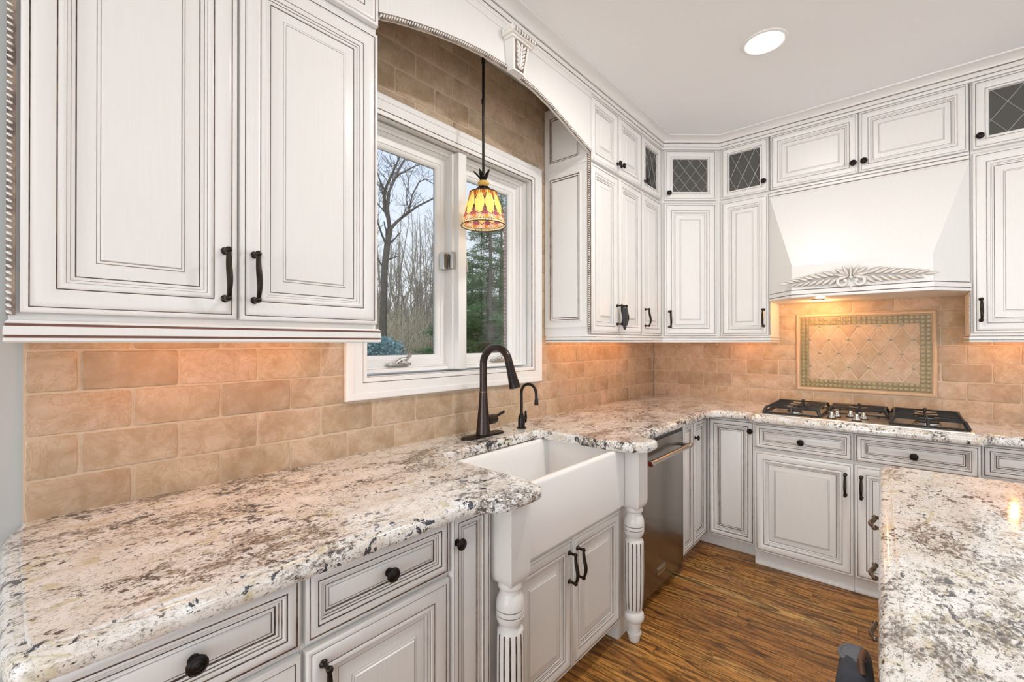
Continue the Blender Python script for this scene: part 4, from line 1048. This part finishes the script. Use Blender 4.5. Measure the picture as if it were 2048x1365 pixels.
def burner(x, y, r):
    mb = MB(); mb.lathe((x, y, zc + .005), [(r * 1.15, 0), (r * 1.1, .004), (r, .006), (r, .012), (r * .98, .014)], 'nickel', 28); mb.lathe((x, y, zc + .0195), [(r * .90, 0), (r * .9, .005), (r * .82, .008)], 'cast_iron', 28); mb.build('burner', ck)
for x, y, r in ((-.50, -1.095, .040), (-.28, -1.095, .046), (-.28, -1.385, .034), (-.50, -1.678, .052), (-.28, -1.678, .040)): burner(x, y, r)
for x, y in ((-.575, -1.283), (-.500, -1.300), (-.455, -1.360), (-.500, -1.420), (-.585, -1.395)):
    mb = MB(); mb.lathe((x, y, zc + .0048), [(.024, 0), (.024, .002), (.0235, .0025)], 'black_plastic', 24); mb.lathe((x, y, zc + .007), [(.019, 0), (.020, .004), (.016, .012), (.012, .018), (.0115, .034), (.0095, .036)], 'nickel', 24); mb.box(x - .0175, x + .0175, y - .0045, y + .0045, zc + .016, zc + .030, 'nickel', .002)
    mb.build('control_knob', ck)

# ------------------------------------------------------------------ island (turned 1.7 degrees)
ia_ = math.radians(1.72); IO = Vector((-1.57, -1.520, 0)); iu = Vector((-math.cos(ia_), -math.sin(ia_), 0)); iv = Vector((math.sin(ia_), -math.cos(ia_), 0))
def IP(a, b): q = IO + iu * a + iv * b; return (q.x, q.y)
raw = bez((.0, .06), (.0, .018), (.018, 0), (.06, .0), 6) + bez((1.86, 0), (1.90, 0), (1.92, .02), (1.92, .06), 6) + bez((1.92, 1.04), (1.92, 1.08), (1.90, 1.10), (1.86, 1.10), 6) + bez((.06, 1.10), (.02, 1.10), (0, 1.08), (0, 1.04), 6)
isl = slab('island_countertop', [(*IP(a, b), 1) for a, b in raw]); tag(isl, 'pale speckled granite countertop on the kitchen island in the right foreground', 'countertop')
ic = thing('kitchen_island', (*IP(.96, .55), 0), 'cream kitchen island base under the foreground granite, its drawer pulls facing the sink', 'kitchen island')
mb = MB(); q = [IP(.035, .040), IP(1.88, .040), IP(1.88, 1.06), IP(.035, 1.06)]; mb.prism(q, 'z', .09, .8715, C); q = [IP(.06, .09), IP(1.85, .09), IP(1.85, 1.03), IP(.06, 1.03)]; mb.prism(q, 'z', .0005, .09, C); mb.build('island_body', ic, fix=True)
un, nn = iu * -1, iv * -1
def I3(a, b, z): q = IP(a, b); return Vector((q[0], q[1], z))
for a0, a1 in ((.05, .50), (.51, .96), (.97, 1.42), (1.43, 1.87)):
    for z0, z1 in ((.705, .862), (.565, .698), (.335, .558), (.10, .328)):
        o = door(ic, I3(a1, .040, z0), un, nn, a1 - a0 - .004, z1 - z0, 'drawer', k=.45)
        if a0 < .3 and z0 > .33:
            for aa in ((a0 + a1) / 2,): pull(o, I3(aa, .019, (z0 + z1) / 2), nn, un, .10, 'brass_brown')

# dark bag on the floor by the island
bg = thing('fabric_bag', (-1.87, -1.46, 0), 'dark grey fabric bag standing on the wood floor against the island', 'bag')
mb = MB(); bx0, bx1, by0, by1 = -1.97, -1.75, -1.514, -1.420
lps = []
for z, g_, r in ((0.002, .012, .03), (.02, 0, .04), (.12, -.004, .045), (.25, .0, .045), (.315, .008, .045), (.340, .020, .02), (.348, .032, .012)):
    lps.append(rr(bx0 + g_, bx1 - g_, by0 + g_ * .8, by1 - g_ * .8, min(r, .03), z, 6))
n = len(lps[0]); mb.add([p for l in lps for p in l], [(i * n + j, i * n + (j + 1) % n, (i + 1) * n + (j + 1) % n, (i + 1) * n + j) for i in range(len(lps) - 1) for j in range(n)] + [tuple(reversed(range(n))), tuple((len(lps) - 1) * n + j for j in range(n))], 'dark_cloth'); mb.build('bag_body', bg)
mb = MB(); mb.lathe((-1.845, -1.462, .346), [(.038, 0), (.040, .005), (.037, .009), (.031, .010), (.028, .0075), (.010, .007)], 'grey_cloth', 28, (-.25, .12, 1)); mb.build('round_pocket', bg)
mb = MB(); mb.tube([(-1.96, -1.42, .30), (-1.99, -1.408, .25), (-1.992, -1.405, .14), (-1.98, -1.415, .04)], .012, 'grey_cloth', 10); mb.tube([(-1.93, -1.49, .346), (-1.92, -1.485, .378), (-1.87, -1.49, .382), (-1.84, -1.495, .345)], .009, 'brown_leather', 10); mb.build('strap', bg)
mb = MB(); mb.add([(-1.982, -1.410, .24), (-1.93, -1.405, .262), (-1.875, -1.405, .235), (-1.865, -1.408, .19), (-1.96, -1.403, .17)], [(0, 1, 2, 3, 4)], 'grey_cloth'); q = mb.v[:]; mb.add([(x, y - .008, z) for x, y, z in q], [(4, 3, 2, 1, 0)], 'grey_cloth'); mb.build('flap', bg)
# ------------------------------------------------------------------ pendant
px_, py_ = -2.203, -.160
pd = thing('pendant_lamp', (px_, py_, 1.865), 'stained glass pendant lamp hanging in front of the sink window', 'lamp')
mb = MB(); mb.tube([(px_, py_, 2.115), (px_, py_, CEIL - .012)], .0062, 'bronze', 12)
for z in (2.435, 2.62): mb.lathe((px_, py_, z), [(.0065, -.012), (.0088, -.010), (.0088, .010), (.0065, .012)], 'bronze', 14)
mb.lathe((px_, py_, CEIL - .0005), [(.060, 0), (.060, -.006), (.030, -.022), (.008, -.026)], 'bronze', 28); mb.build('rod', pd)
mb = MB(); mb.lathe((px_, py_, 2.075), [(.010, 0), (.0115, .010), (.008, .03), (.0065, .045)], 'bronze', 14)
for a in (.4, 2.5, 4.6, 3.5):
    dx, dy = math.cos(a), math.sin(a); L = []
    for t, ww in ((0, .004), (.3, .0095), (.6, .0085), (.85, .0045), (1, .0006)):
        r = .010 + .034 * t ** 1.3; z = 2.078 + .040 * t
        for s_ in (-1, 0, 1): L.append((px_ + dx * (r + (.002 if s_ == 0 else 0)) - dy * s_ * ww, py_ + dy * (r + (.002 if s_ == 0 else 0)) + dx * s_ * ww, z - (.003 if s_ == 0 else 0)))
    fs = [(i * 3 + j, i * 3 + j + 1, i * 3 + j + 4, i * 3 + j + 3) for i in range(4) for j in range(2)]
    mb.add(L, fs, 'bronze'); mb.add([(x, y, z - .0022) for x, y, z in L], [tuple(reversed(f)) for f in fs], 'bronze')
mb.build('leaf_finial', pd)
mb = MB(); mb.lathe((px_, py_, 2.052), [(.010, 0), (.020, .003), (.0265, .011), (.0265, .015), (.020, .022), (.010, .025)], 'amber_bead', 24); mb.build('glass_bead', pd)
mb = MB(); mb.lathe((px_, py_, 2.026), [(.013, 0), (.013, .018), (.008, .026)], 'bronze', 16)
for i in range(8):
    a = 2 * PI * i / 8; c_, s_ = math.cos(a), math.sin(a)
    mb.tube([(px_ + c_ * r, py_ + s_ * r, z) for r, z in ((.010, 2.046), (.024, 2.046), (.034, 2.036), (.038, 2.024), (.060, 2.019))], .0028, 'bronze', 6)
mb.lathe((px_, py_, 1.975), [(.012, 0), (.014, .045), (.010, .05)], 'bronze', 14); mb.build('shade_holder', pd)
# leaded shade: one shell, each little face coloured by the piece of glass it falls in
NT, NZ = 216, 52; zt_, zb_ = 2.020, 1.872; rt, rb = .0615, .1000
def shade_r(t): return rt + (rb - rt) * (t ** .86)
def glass_at(th, t):
    n = 11; u = (th / (2 * PI) * n) % 1.0; a = abs(u - .5) * 2       # a: 0 petal centre, 1 between petals
    lead = False; c = 'glass_yellow'
    if t < .115:
        k = (u * 4) % 1; c = ['glass_orange', 'glass_yellow', 'glass_orange', 'glass_red'][int(u * 4) % 4]; lead = k < .09 or k > .91 or t < .02
    elif t < .68:
        half = math.sin(PI * min(1, max(0, (t - .06) / .70))) ** .45 * .965
        e = abs(a - half)
        if e < .075 and half < .94: lead = True
        elif a > .955 and half >= .90: lead = True
        elif a > half:
            c = ('glass_red' if (t < .26 and int(th / (2 * PI) * n) % 2) else 'glass_orange') if t < .40 else ('glass_purple' if t > .55 else 'glass_pink')
            if a > .95: lead = True
    elif t < .80:
        half = math.sin(PI * min(1, max(0, (t - .06) / .70))) ** .45
        yb = .68 + .10 * (1 - a)
        c = 'glass_yellow' if t < yb - .02 else ('glass_purple' if a > .45 else 'glass_pink'); lead = abs(t - yb) < .010 or abs((u * 3) % 1 - .5) > .47
    elif t < .90:
        k = (u * 4 + t * 5) % 1; c = 'glass_pink' if (int(u * 4) % 2) else 'glass_orange'; lead = k < .08 or t < .812
        if int(u * 4) == 2: c = 'glass_cream'
    else:
        k = (u * 4) % 1; s_ = .905 + .035 * (1 - abs(k - .5) * 2) ; c = 'glass_cream'; lead = abs(t - s_) < .009 or k < .06
    return 'lead_came' if lead else c
simple('lead_came', (.055, .042, .035), .5, .5)
mb = MB()
for j in range(NZ + 1):
    t = j / NZ; r = shade_r(t); z = zt_ + (zb_ - zt_) * t
    for i in range(NT): a = 2 * PI * i / NT; mb.v.append((px_ + r * math.cos(a), py_ + r * math.sin(a), z))
for j in range(NZ):
    for i in range(NT):
        mb.f.append((j * NT + i, (j + 1) * NT + i, (j + 1) * NT + (i + 1) % NT, j * NT + (i + 1) % NT)); mb.m.append(mb.mi(glass_at(2 * PI * (i + .5) / NT, (j + .5) / NZ)))
sh = mb.build('stained_glass_shade', pd)
for t in (0, 1):
    mb = MB(); r = shade_r(t); z = zt_ + (zb_ - zt_) * t; mb.tube([(px_ + r * math.cos(2 * PI * i / 64), py_ + r * math.sin(2 * PI * i / 64), z) for i in range(65)], .0022 if t else .0028, 'lead_came', 6, cap=False); mb.build('bottom_rim' if t else 'top_rim', pd)
mb = MB(); mb.ball((px_, py_, 1.948), .024, 'warm_bulb', 16, 12, (1, 1, 1.25)); mb.build('bulb', pd)

# recessed ceiling light
rx, ry = -1.245, -1.093
rl = thing('recessed_light', (rx, ry, CEIL - .012), 'round white recessed downlight in the ceiling', 'ceiling light')
mb = MB(); mb.lathe((rx, ry, CEIL - .0004), [(.098, 0), (.096, -.005), (.086, -.0075), (.080, -.004)], 'white_trim', 48); mb.build('trim_ring', rl)
mb = MB(); mb.lathe((rx, ry, CEIL - .0050), [(.079, 0), (.0785, -.002), (.06, -.0034)], 'lamp_diffuser', 48); mb.build('diffuser', rl)

# ------------------------------------------------------------------ lights
def area(name, loc, size, power, col=(1, 1, 1), rot=(0, 0, 0), shape='DISK', sy=None, spread=None):
    l = bpy.data.lights.new(name, 'AREA'); l.shape = shape; l.size = size; l.energy = power; l.color = col
    if sy: l.size_y = sy
    if spread: l.spread = spread
    o = bpy.data.objects.new(name, l); COL.objects.link(o); o.location = loc; o.rotation_euler = rot; return o
def point(name, loc, power, col, r=.02):
    l = bpy.data.lights.new(name, 'POINT'); l.energy = power; l.color = col; l.shadow_soft_size = r
    o = bpy.data.objects.new(name, l); COL.objects.link(o); o.location = loc; return o
WARM = (1, .39, .12)
NEU = (1, .96, .915)
area('downlight', (rx, ry, CEIL - .02), .15, 3.2, NEU)
for i, (x, y) in enumerate(((-2.0, -1.2), (-4.6, -1.6), (-1.3, -2.9), (-2.9, -3.2), (-4.6, -3.2))):  # extra unseen ceiling lamps, added to brighten the cabinets and floor
    area('downlight', (x, y, CEIL - .012), .16, 19 if x == -2.0 else (2 if x == -4.6 else 6), NEU)
for x in (-3.33, -3.02): point('cabinet_light', (x, -.20, 1.362), .9, WARM, .012)
for x in (-1.34, -1.02, -.70): point('cabinet_light', (x, -.17, 1.365), 1.1, WARM, .012)
for y in (-.76,): point('cabinet_light', (-.17, y, 1.365), 1.1, WARM, .012)
for y in (-2.02, -2.35): point('cabinet_light', (-.17, y, 1.365), 1.1, WARM, .012)
point('hood_light', (-.20, -1.19, 1.585), 5.0, (1, .48, .15), .02)
point('pendant_light', (px_, py_, 1.915), .5, (1, .74, .40), .02)
# unseen area lights added as fill, behind the camera and across the room
area('rear_fill', (-8.8, -2.4, 1.75), 1.6, 125, (.90, .96, 1), (0, -PI / 2 - .58, 0), 'RECTANGLE', 3.4)
area('rear_fill', (-8.8, -1.2, .85), 1.3, 62, (.93, .97, 1), (0, -PI / 2, 0), 'RECTANGLE', 1.3)
area('side_fill', (-3.3, -4.5, .95), 3.4, 33, (.95, .97, 1), (PI / 2 + .05, 0, 0), 'RECTANGLE', 1.5)
w = bpy.data.worlds.new('sky'); sc.world = w; w.use_nodes = True; nt = w.node_tree; nt.nodes.clear()
g = nd(nt, 'ShaderNodeTexCoord'); s = nd(nt, 'ShaderNodeSeparateXYZ', {0: g.outputs['Generated']})
cl = nd(nt, 'ShaderNodeTexNoise', {'Vector': nd(nt, 'ShaderNodeMapping', {'Vector': g.outputs['Generated'], 'Scale': (1, 1, 2.5)}).outputs[0], 'Scale': 3.0, 'Detail': 4.0}).outputs[0]
el = math_n(nt, 'ADD', s.outputs[2], math_n(nt, 'MULTIPLY_ADD', cl, .24, -.12))
colr = ramp(nt, el, [(0.0, (.90, .91, .94)), (.14, (.86, .89, .96)), (.40, (.70, .79, .97)), (1.0, (.62, .72, .92))])
bgd = nd(nt, 'ShaderNodeBackground', {0: colr, 1: 1.32}); nd(nt, 'ShaderNodeOutputWorld', {0: bgd.outputs[0]})

# ------------------------------------------------------------------ outside
mb = MB(); N = 24; vs = []
for j in range(N + 1):
    y = .6 + 80 * (j / N) ** 1.6
    for i in range(N + 1):
        x = -14 + 84 * i / N; vs.append((x, y, -.55 + max(0, (y - 4)) * .062 + .25 * math.sin(x * .7 + y * .3)))
mb.add(vs, [(j * (N + 1) + i, j * (N + 1) + i + 1, (j + 1) * (N + 1) + i + 1, (j + 1) * (N + 1) + i) for j in range(N) for i in range(N)], 'lawn'); structure(mb.build('lawn'))
def gz(x, y): return -.55 + max(0, (y - 4)) * .062 + .25 * math.sin(x * .7 + y * .3)
CAM = Vector((-3.639, -1.585, 1.344))
rr_ = random.Random(21)
def limb(mb, p, d, L, r, depth, mat, rng, bend=.25, up=.12, kids=(2, 3), seg=5, spread=.75, minr=.006):
    n = max(3, int(L / .35)); pts = [p]; rad = [r]; q = p.copy(); dd = d.normalized()
    for i in range(n):
        dd = (dd + Vector((rng.gauss(0, bend), rng.gauss(0, bend), rng.gauss(0, bend) + up)) * .35).normalized()
        q = q + dd * (L / n); pts.append(q.copy()); rad.append(max(minr, r * (1 - .62 * (i + 1) / n)))
    mb.tube(pts, rad, mat, seg if r > .03 else 3, cap=False)
    if depth > 0:
        for k in range(rng.randint(*kids)):
            t = rng.uniform(.35, 1.0); i = min(n, max(1, int(t * n)))
            a = Vector((rng.gauss(0, 1), rng.gauss(0, 1), rng.gauss(0, .6) + .35)).normalized()
            nd2 = ((pts[i] - pts[i - 1]).normalized() + a * spread).normalized()
            limb(mb, pts[i].copy(), nd2, L * rng.uniform(.45, .7), rad[i] * .62, depth - 1, mat, rng, bend, up, kids, seg, spread, minr)
# big bare tree
TY = 14.0
def tp(px, py, dy=0):
    """a point of the big tree's own crown, given by where its limbs stand"""
    yaw = math.radians(41.13); f = 894.9
    r_ = Vector((math.sin(yaw), -math.cos(yaw), 0)); fw = Vector((math.cos(yaw), math.sin(yaw), 0))
    d = r_ * (px - 1024) + Z * (686 - py) + fw * f; t = (TY + dy - CAM.y) / d.y; return CAM + d * t
mb = MB()
tr_limbs = [
 ([(764, 760), (766, 700), (766, 646), (768, 584), (769, 538), (774, 492), (780, 459)], .165, .115, 0),
 ([(780, 459), (776, 435), (770.5, 420), (768, 400), (769.5, 379), (783, 350), (793, 328), (804, 300), (812, 270), (818, 235)], .085, .02, .3),
 ([(780, 459), (776, 430), (775, 415), (777, 385), (788.6, 360), (798, 337), (815, 308), (830, 285), (842, 255)], .08, .02, -.3),
 ([(780, 459), (792, 445), (805, 434), (834, 413), (868, 396), (900, 378), (935, 352)], .07, .018, .4),
 ([(788, 360), (797, 349), (814, 340), (832, 331), (861, 322), (884, 306)], .045, .012, -.5),
 ([(805, 434), (818, 424), (819, 415), (824.8, 389), (838, 364), (851, 358), (866, 367), (878, 380)], .045, .012, -.8),
 ([(769, 379), (762, 368), (757, 352), (750, 330), (746, 300)], .04, .012, .5),
 ([(777, 385), (782, 372), (786, 352), (788, 330)], .03, .010, .9),
 ([(774, 492), (764, 470), (754, 440), (748, 405), (746, 370)], .05, .014, -.6),
 ([(769, 540), (758, 522), (748, 500), (738, 470)], .04, .012, .6),
 ([(819, 420), (812, 400), (814, 380), (818, 360), (815, 345)], .025, .008, .2),
]
trng = random.Random(4)
for pp, r0, r1, dy in tr_limbs:
    P = [tp(x, y, dy * i / (len(pp) - 1)) for i, (x, y) in enumerate(pp)]; n = len(P)
    mb.tube(P, [r0 + (r1 - r0) * i / (n - 1) for i in range(n)], 'bark', 8, cap=False)
    for i in range(2, n):
        for k in range(2):
            if r0 > .15 and i < 5: continue
            d = (P[i] - P[i - 1]).normalized() + Vector((trng.gauss(0, .7), trng.gauss(0, .5), trng.gauss(.25, .5)))
            limb(mb, P[i].lerp(P[i - 1], trng.random()), d, trng.uniform(.6, 1.4), max(.012, (r0 + (r1 - r0) * i / n) * .4), 2, 'bark', trng, .35, .10, (2, 3), 4, .8, .0045)
bt_ = mb.build('bare_tree'); tag(bt_, 'tall bare tree with a leaning trunk seen through the left window pane', 'tree')
# slender bare saplings behind it (copies of five shapes)
protos = []
for v in range(5):
    mb = MB(); rg = random.Random(100 + v); H = 7.5
    q = Vector((0, 0, -.3)); pts = [q.copy()]; rad = [.075]; dd = Vector((0, 0, 1))
    for i in range(14):
        dd = (dd + Vector((rg.gauss(0, .10), rg.gauss(0, .10), .25))).normalized(); q = q + dd * (H / 14); pts.append(q.copy()); rad.append(.075 * (1 - .85 * (i + 1) / 14))
    mb.tube(pts, rad, 'pale_bark', 6, cap=False)
    for i in range(3, 14):
        for k in range(2): limb(mb, pts[i].copy(), Vector((rg.gauss(0, 1), rg.gauss(0, 1), 1.2)), rg.uniform(.8, 1.9) * (1.15 - i / 16), rad[i] * .5, 1, 'pale_bark', rg, .3, .2, (2, 4), 4, .7, .006)
    me = bpy.data.meshes.new('bare_sapling'); me.from_pydata(mb.v, [], mb.f); me.materials.append(M['pale_bark']); protos.append(me)
srng = random.Random(77); k = 0
for i in range(66):
    y = srng.uniform(18, 34); pxx = srng.uniform(756, 884) if i < 38 else (srng.uniform(925, 1015) if i < 46 else srng.uniform(330, 740))
    yaw = math.radians(41.13); a = yaw - math.atan((pxx - 1024) / 894.9)
    t = (y - CAM.y) / math.sin(a); x = CAM.x + math.cos(a) * t
    o = bpy.data.objects.new('bare_sapling', protos[i % 5]); COL.objects.link(o); o.location = (x, y, gz(x, y)); s_ = srng.uniform(.75, 1.15) * (1 + (y - 18) / 22); o.scale = (s_ * .85, s_ * .85, s_); o.rotation_euler = (srng.gauss(0, .04), srng.gauss(0, .05), srng.uniform(0, 6.28))
    tag(o, 'slender bare sapling in the woods beyond the window', 'tree', 'bare saplings beyond the window')
# brown undergrowth
mb = MB(); brng = random.Random(8)
for i in range(8200):
    y = brng.uniform(15, 36); pxx = brng.uniform(690, 1012) if i < 5200 else brng.uniform(250, 1180); a = math.radians(41.13) - math.atan((pxx - 1024) / 894.9); t = (y - CAM.y) / math.sin(a); x = CAM.x + math.cos(a) * t
    h_ = brng.uniform(.5, 3.0) * (1 if y < 24 else 1.5); p = Vector((x, y, gz(x, y) - .05)); d = Vector((brng.gauss(0, .35), brng.gauss(0, .3), 1)).normalized()
    m_ = p + d * h_ * .55; e = m_ + (d + Vector((brng.gauss(0, .5), brng.gauss(0, .4), 0))).normalized() * h_ * .5
    mb.tube([p, m_, e], [.016, .012, .005], 'brush_twigs', 3, cap=False)
ub = stuff(mb.build('undergrowth')); tag(ub, 'tangled brown undergrowth at the edge of the woods', 'undergrowth')
# evergreens in the right pane
def pine(x, y, H, seed, label, mat='needles', dens=1.0):
    rg = random.Random(seed); z0 = gz(x, y); r = thing('evergreen_tree', (x, y, z0), label, 'tree')
    mb = MB(); q = Vector((x, y, z0 - .2)); pts = [q + Vector((.05 * math.sin(i), .05 * math.cos(i * 1.7), H * i / 10)) for i in range(11)]; mb.tube(pts, [.16 * (1 - .09 * i) for i in range(11)], 'bark', 8, cap=False)
    nb = MB()
    for i in range(int(120 * dens)):
        t = rg.uniform(.06, 1.0); b = pts[0].lerp(pts[-1], t); a = rg.uniform(0, 2 * PI); L = (2.6 * (1 - t) + .55) * rg.uniform(.6, 1.1)
        d = Vector((math.cos(a), math.sin(a), rg.uniform(-.25, .25))); P = [b]; 
        for s_ in range(1, 6): P.append(b + d * (L * s_ / 5) + Vector((0, 0, -.10 * (s_ / 5) ** 2 * L + rg.gauss(0, .03))))
        mb.tube(P, [.028, .022, .017, .012, .009, .005], 'bark', 4, cap=False)
        for kk in range(int(L * 110)):
            s_ = rg.uniform(.22, 1.0) * 5; i0 = min(4, int(s_)); c = P[i0].lerp(P[i0 + 1], s_ - i0) + Vector((rg.gauss(0, .13), rg.gauss(0, .13), rg.gauss(0, .07)))
            dd = (d + Vector((rg.gauss(0, .8), rg.gauss(0, .8), rg.gauss(.15, .6)))).normalized(); w = dd.orthogonal().normalized() * rg.uniform(.014, .028); ll = rg.uniform(.10, .22)
            th = dd.cross(w).normalized() * .004
            nb.add([c - w, c + w, c + dd * ll, c + th * 2 + dd * ll * .4], [(0, 1, 2), (1, 3, 2), (3, 0, 2), (0, 3, 1)], mat)
    mb.build('trunk', r); o = nb.build('foliage', r); return r
def at_px(pxx, y): a = math.radians(41.13) - math.atan((pxx - 1024) / 894.9); return CAM.x + math.cos(a) * (y - CAM.y) / math.sin(a)
pine(at_px(981, 11), 11, 8.2, 31, 'dark evergreen filling the middle of the right window pane')
pine(at_px(944, 13.5), 13.5, 5.6, 32, 'shorter dark evergreen at the left side of the right window pane')
pine(at_px(1003, 15), 15, 9.5, 33, 'pale loose evergreen behind the others in the right window pane', 'needles_pale', .8)
# glossy shrub low in the left pane
def shrub(pxx, y, H, R_, seed, label, n):
    x = at_px(pxx, y); z0 = gz(x, y); rg = random.Random(seed); r = thing('leafy_shrub', (x, y, z0), label, 'shrub'); mb = MB(); st = MB()
    for i in range(26):
        a = rg.uniform(0, 6.28); st.tube([(x, y, z0 - .1), (x + R_ * .5 * math.cos(a) * rg.random(), y + R_ * .5 * math.sin(a), z0 + H * .5), (x + R_ * math.cos(a) * rg.random(), y + R_ * .8 * math.sin(a) * rg.random(), z0 + H * rg.uniform(.6, .95))], [.02, .014, .006], 'bark', 4, cap=False)
    for i in range(n):
        a = rg.uniform(0, 6.28); t = rg.random(); rad = R_ * math.sqrt(rg.random()) * (1 - .75 * max(0, t - .3)); c = Vector((x + rad * math.cos(a), y + rad * math.sin(a), z0 + H * t))
        d = Vector((rg.gauss(0, 1), rg.gauss(0, 1), rg.gauss(.3, .7))).normalized(); u_ = d.orthogonal().normalized(); u_ = (u_ * math.cos(a * 3) + d.cross(u_) * math.sin(a * 3)); L = rg.uniform(.05, .10); nrm = d.cross(u_) * .004
        mb.add([c, c + d * L * .5 + u_ * L * .28 + nrm, c + d * L, c + d * L * .5 - u_ * L * .28 + nrm], [(0, 1, 2, 3)], 'teal_leaves' if rg.random() < .72 else 'pale_leaves')
    st.build('stems', r); mb.build('leaves', r)
shrub(748, 6.2, 1.75, .85, 41, 'blue green leafy shrub at the lower left of the window', 5200)
shrub(778, 8.0, 1.9, .75, 42, 'taller blue green shrub just behind the low shrub', 3000)
# brick corner of the house
mb = MB(); xb = at_px(1007, 4.45); mb.box(xb, xb + 1.2, 4.2, 4.45, -.6, 4.05, 'brick'); structure(mb.build('wall_wing'))

# ------------------------------------------------------------------ camera
cam = bpy.data.cameras.new('camera'); cam.sensor_width = 36; cam.sensor_fit = 'HORIZONTAL'; cam.lens = 894.9 / 2048 * 36; cam.clip_start = .02
co = bpy.data.objects.new('camera', cam); COL.objects.link(co)
yaw, pitch, roll = math.radians(41.13), math.radians(.225), math.radians(-.038)
fw = Vector((math.cos(yaw) * math.cos(pitch), math.sin(yaw) * math.cos(pitch), math.sin(pitch))); r_ = Vector((math.sin(yaw), -math.cos(yaw), 0)); u_ = r_.cross(fw)
r2 = r_ * math.cos(roll) + u_ * math.sin(roll); u2 = u_ * math.cos(roll) - r_ * math.sin(roll)
mw = Matrix((r2, u2, -fw)).transposed().to_4x4(); mw.translation = CAM; co.matrix_world = mw
sc.camera = co
sc.view_settings.view_transform = 'Standard'; sc.view_settings.look = 'None'; sc.view_settings.gamma = 1; sc.view_settings.use_curve_mapping = False
sc.view_settings.exposure = -0.22
for ob in sc.objects:
    if '_o' in ob: del ob['_o']
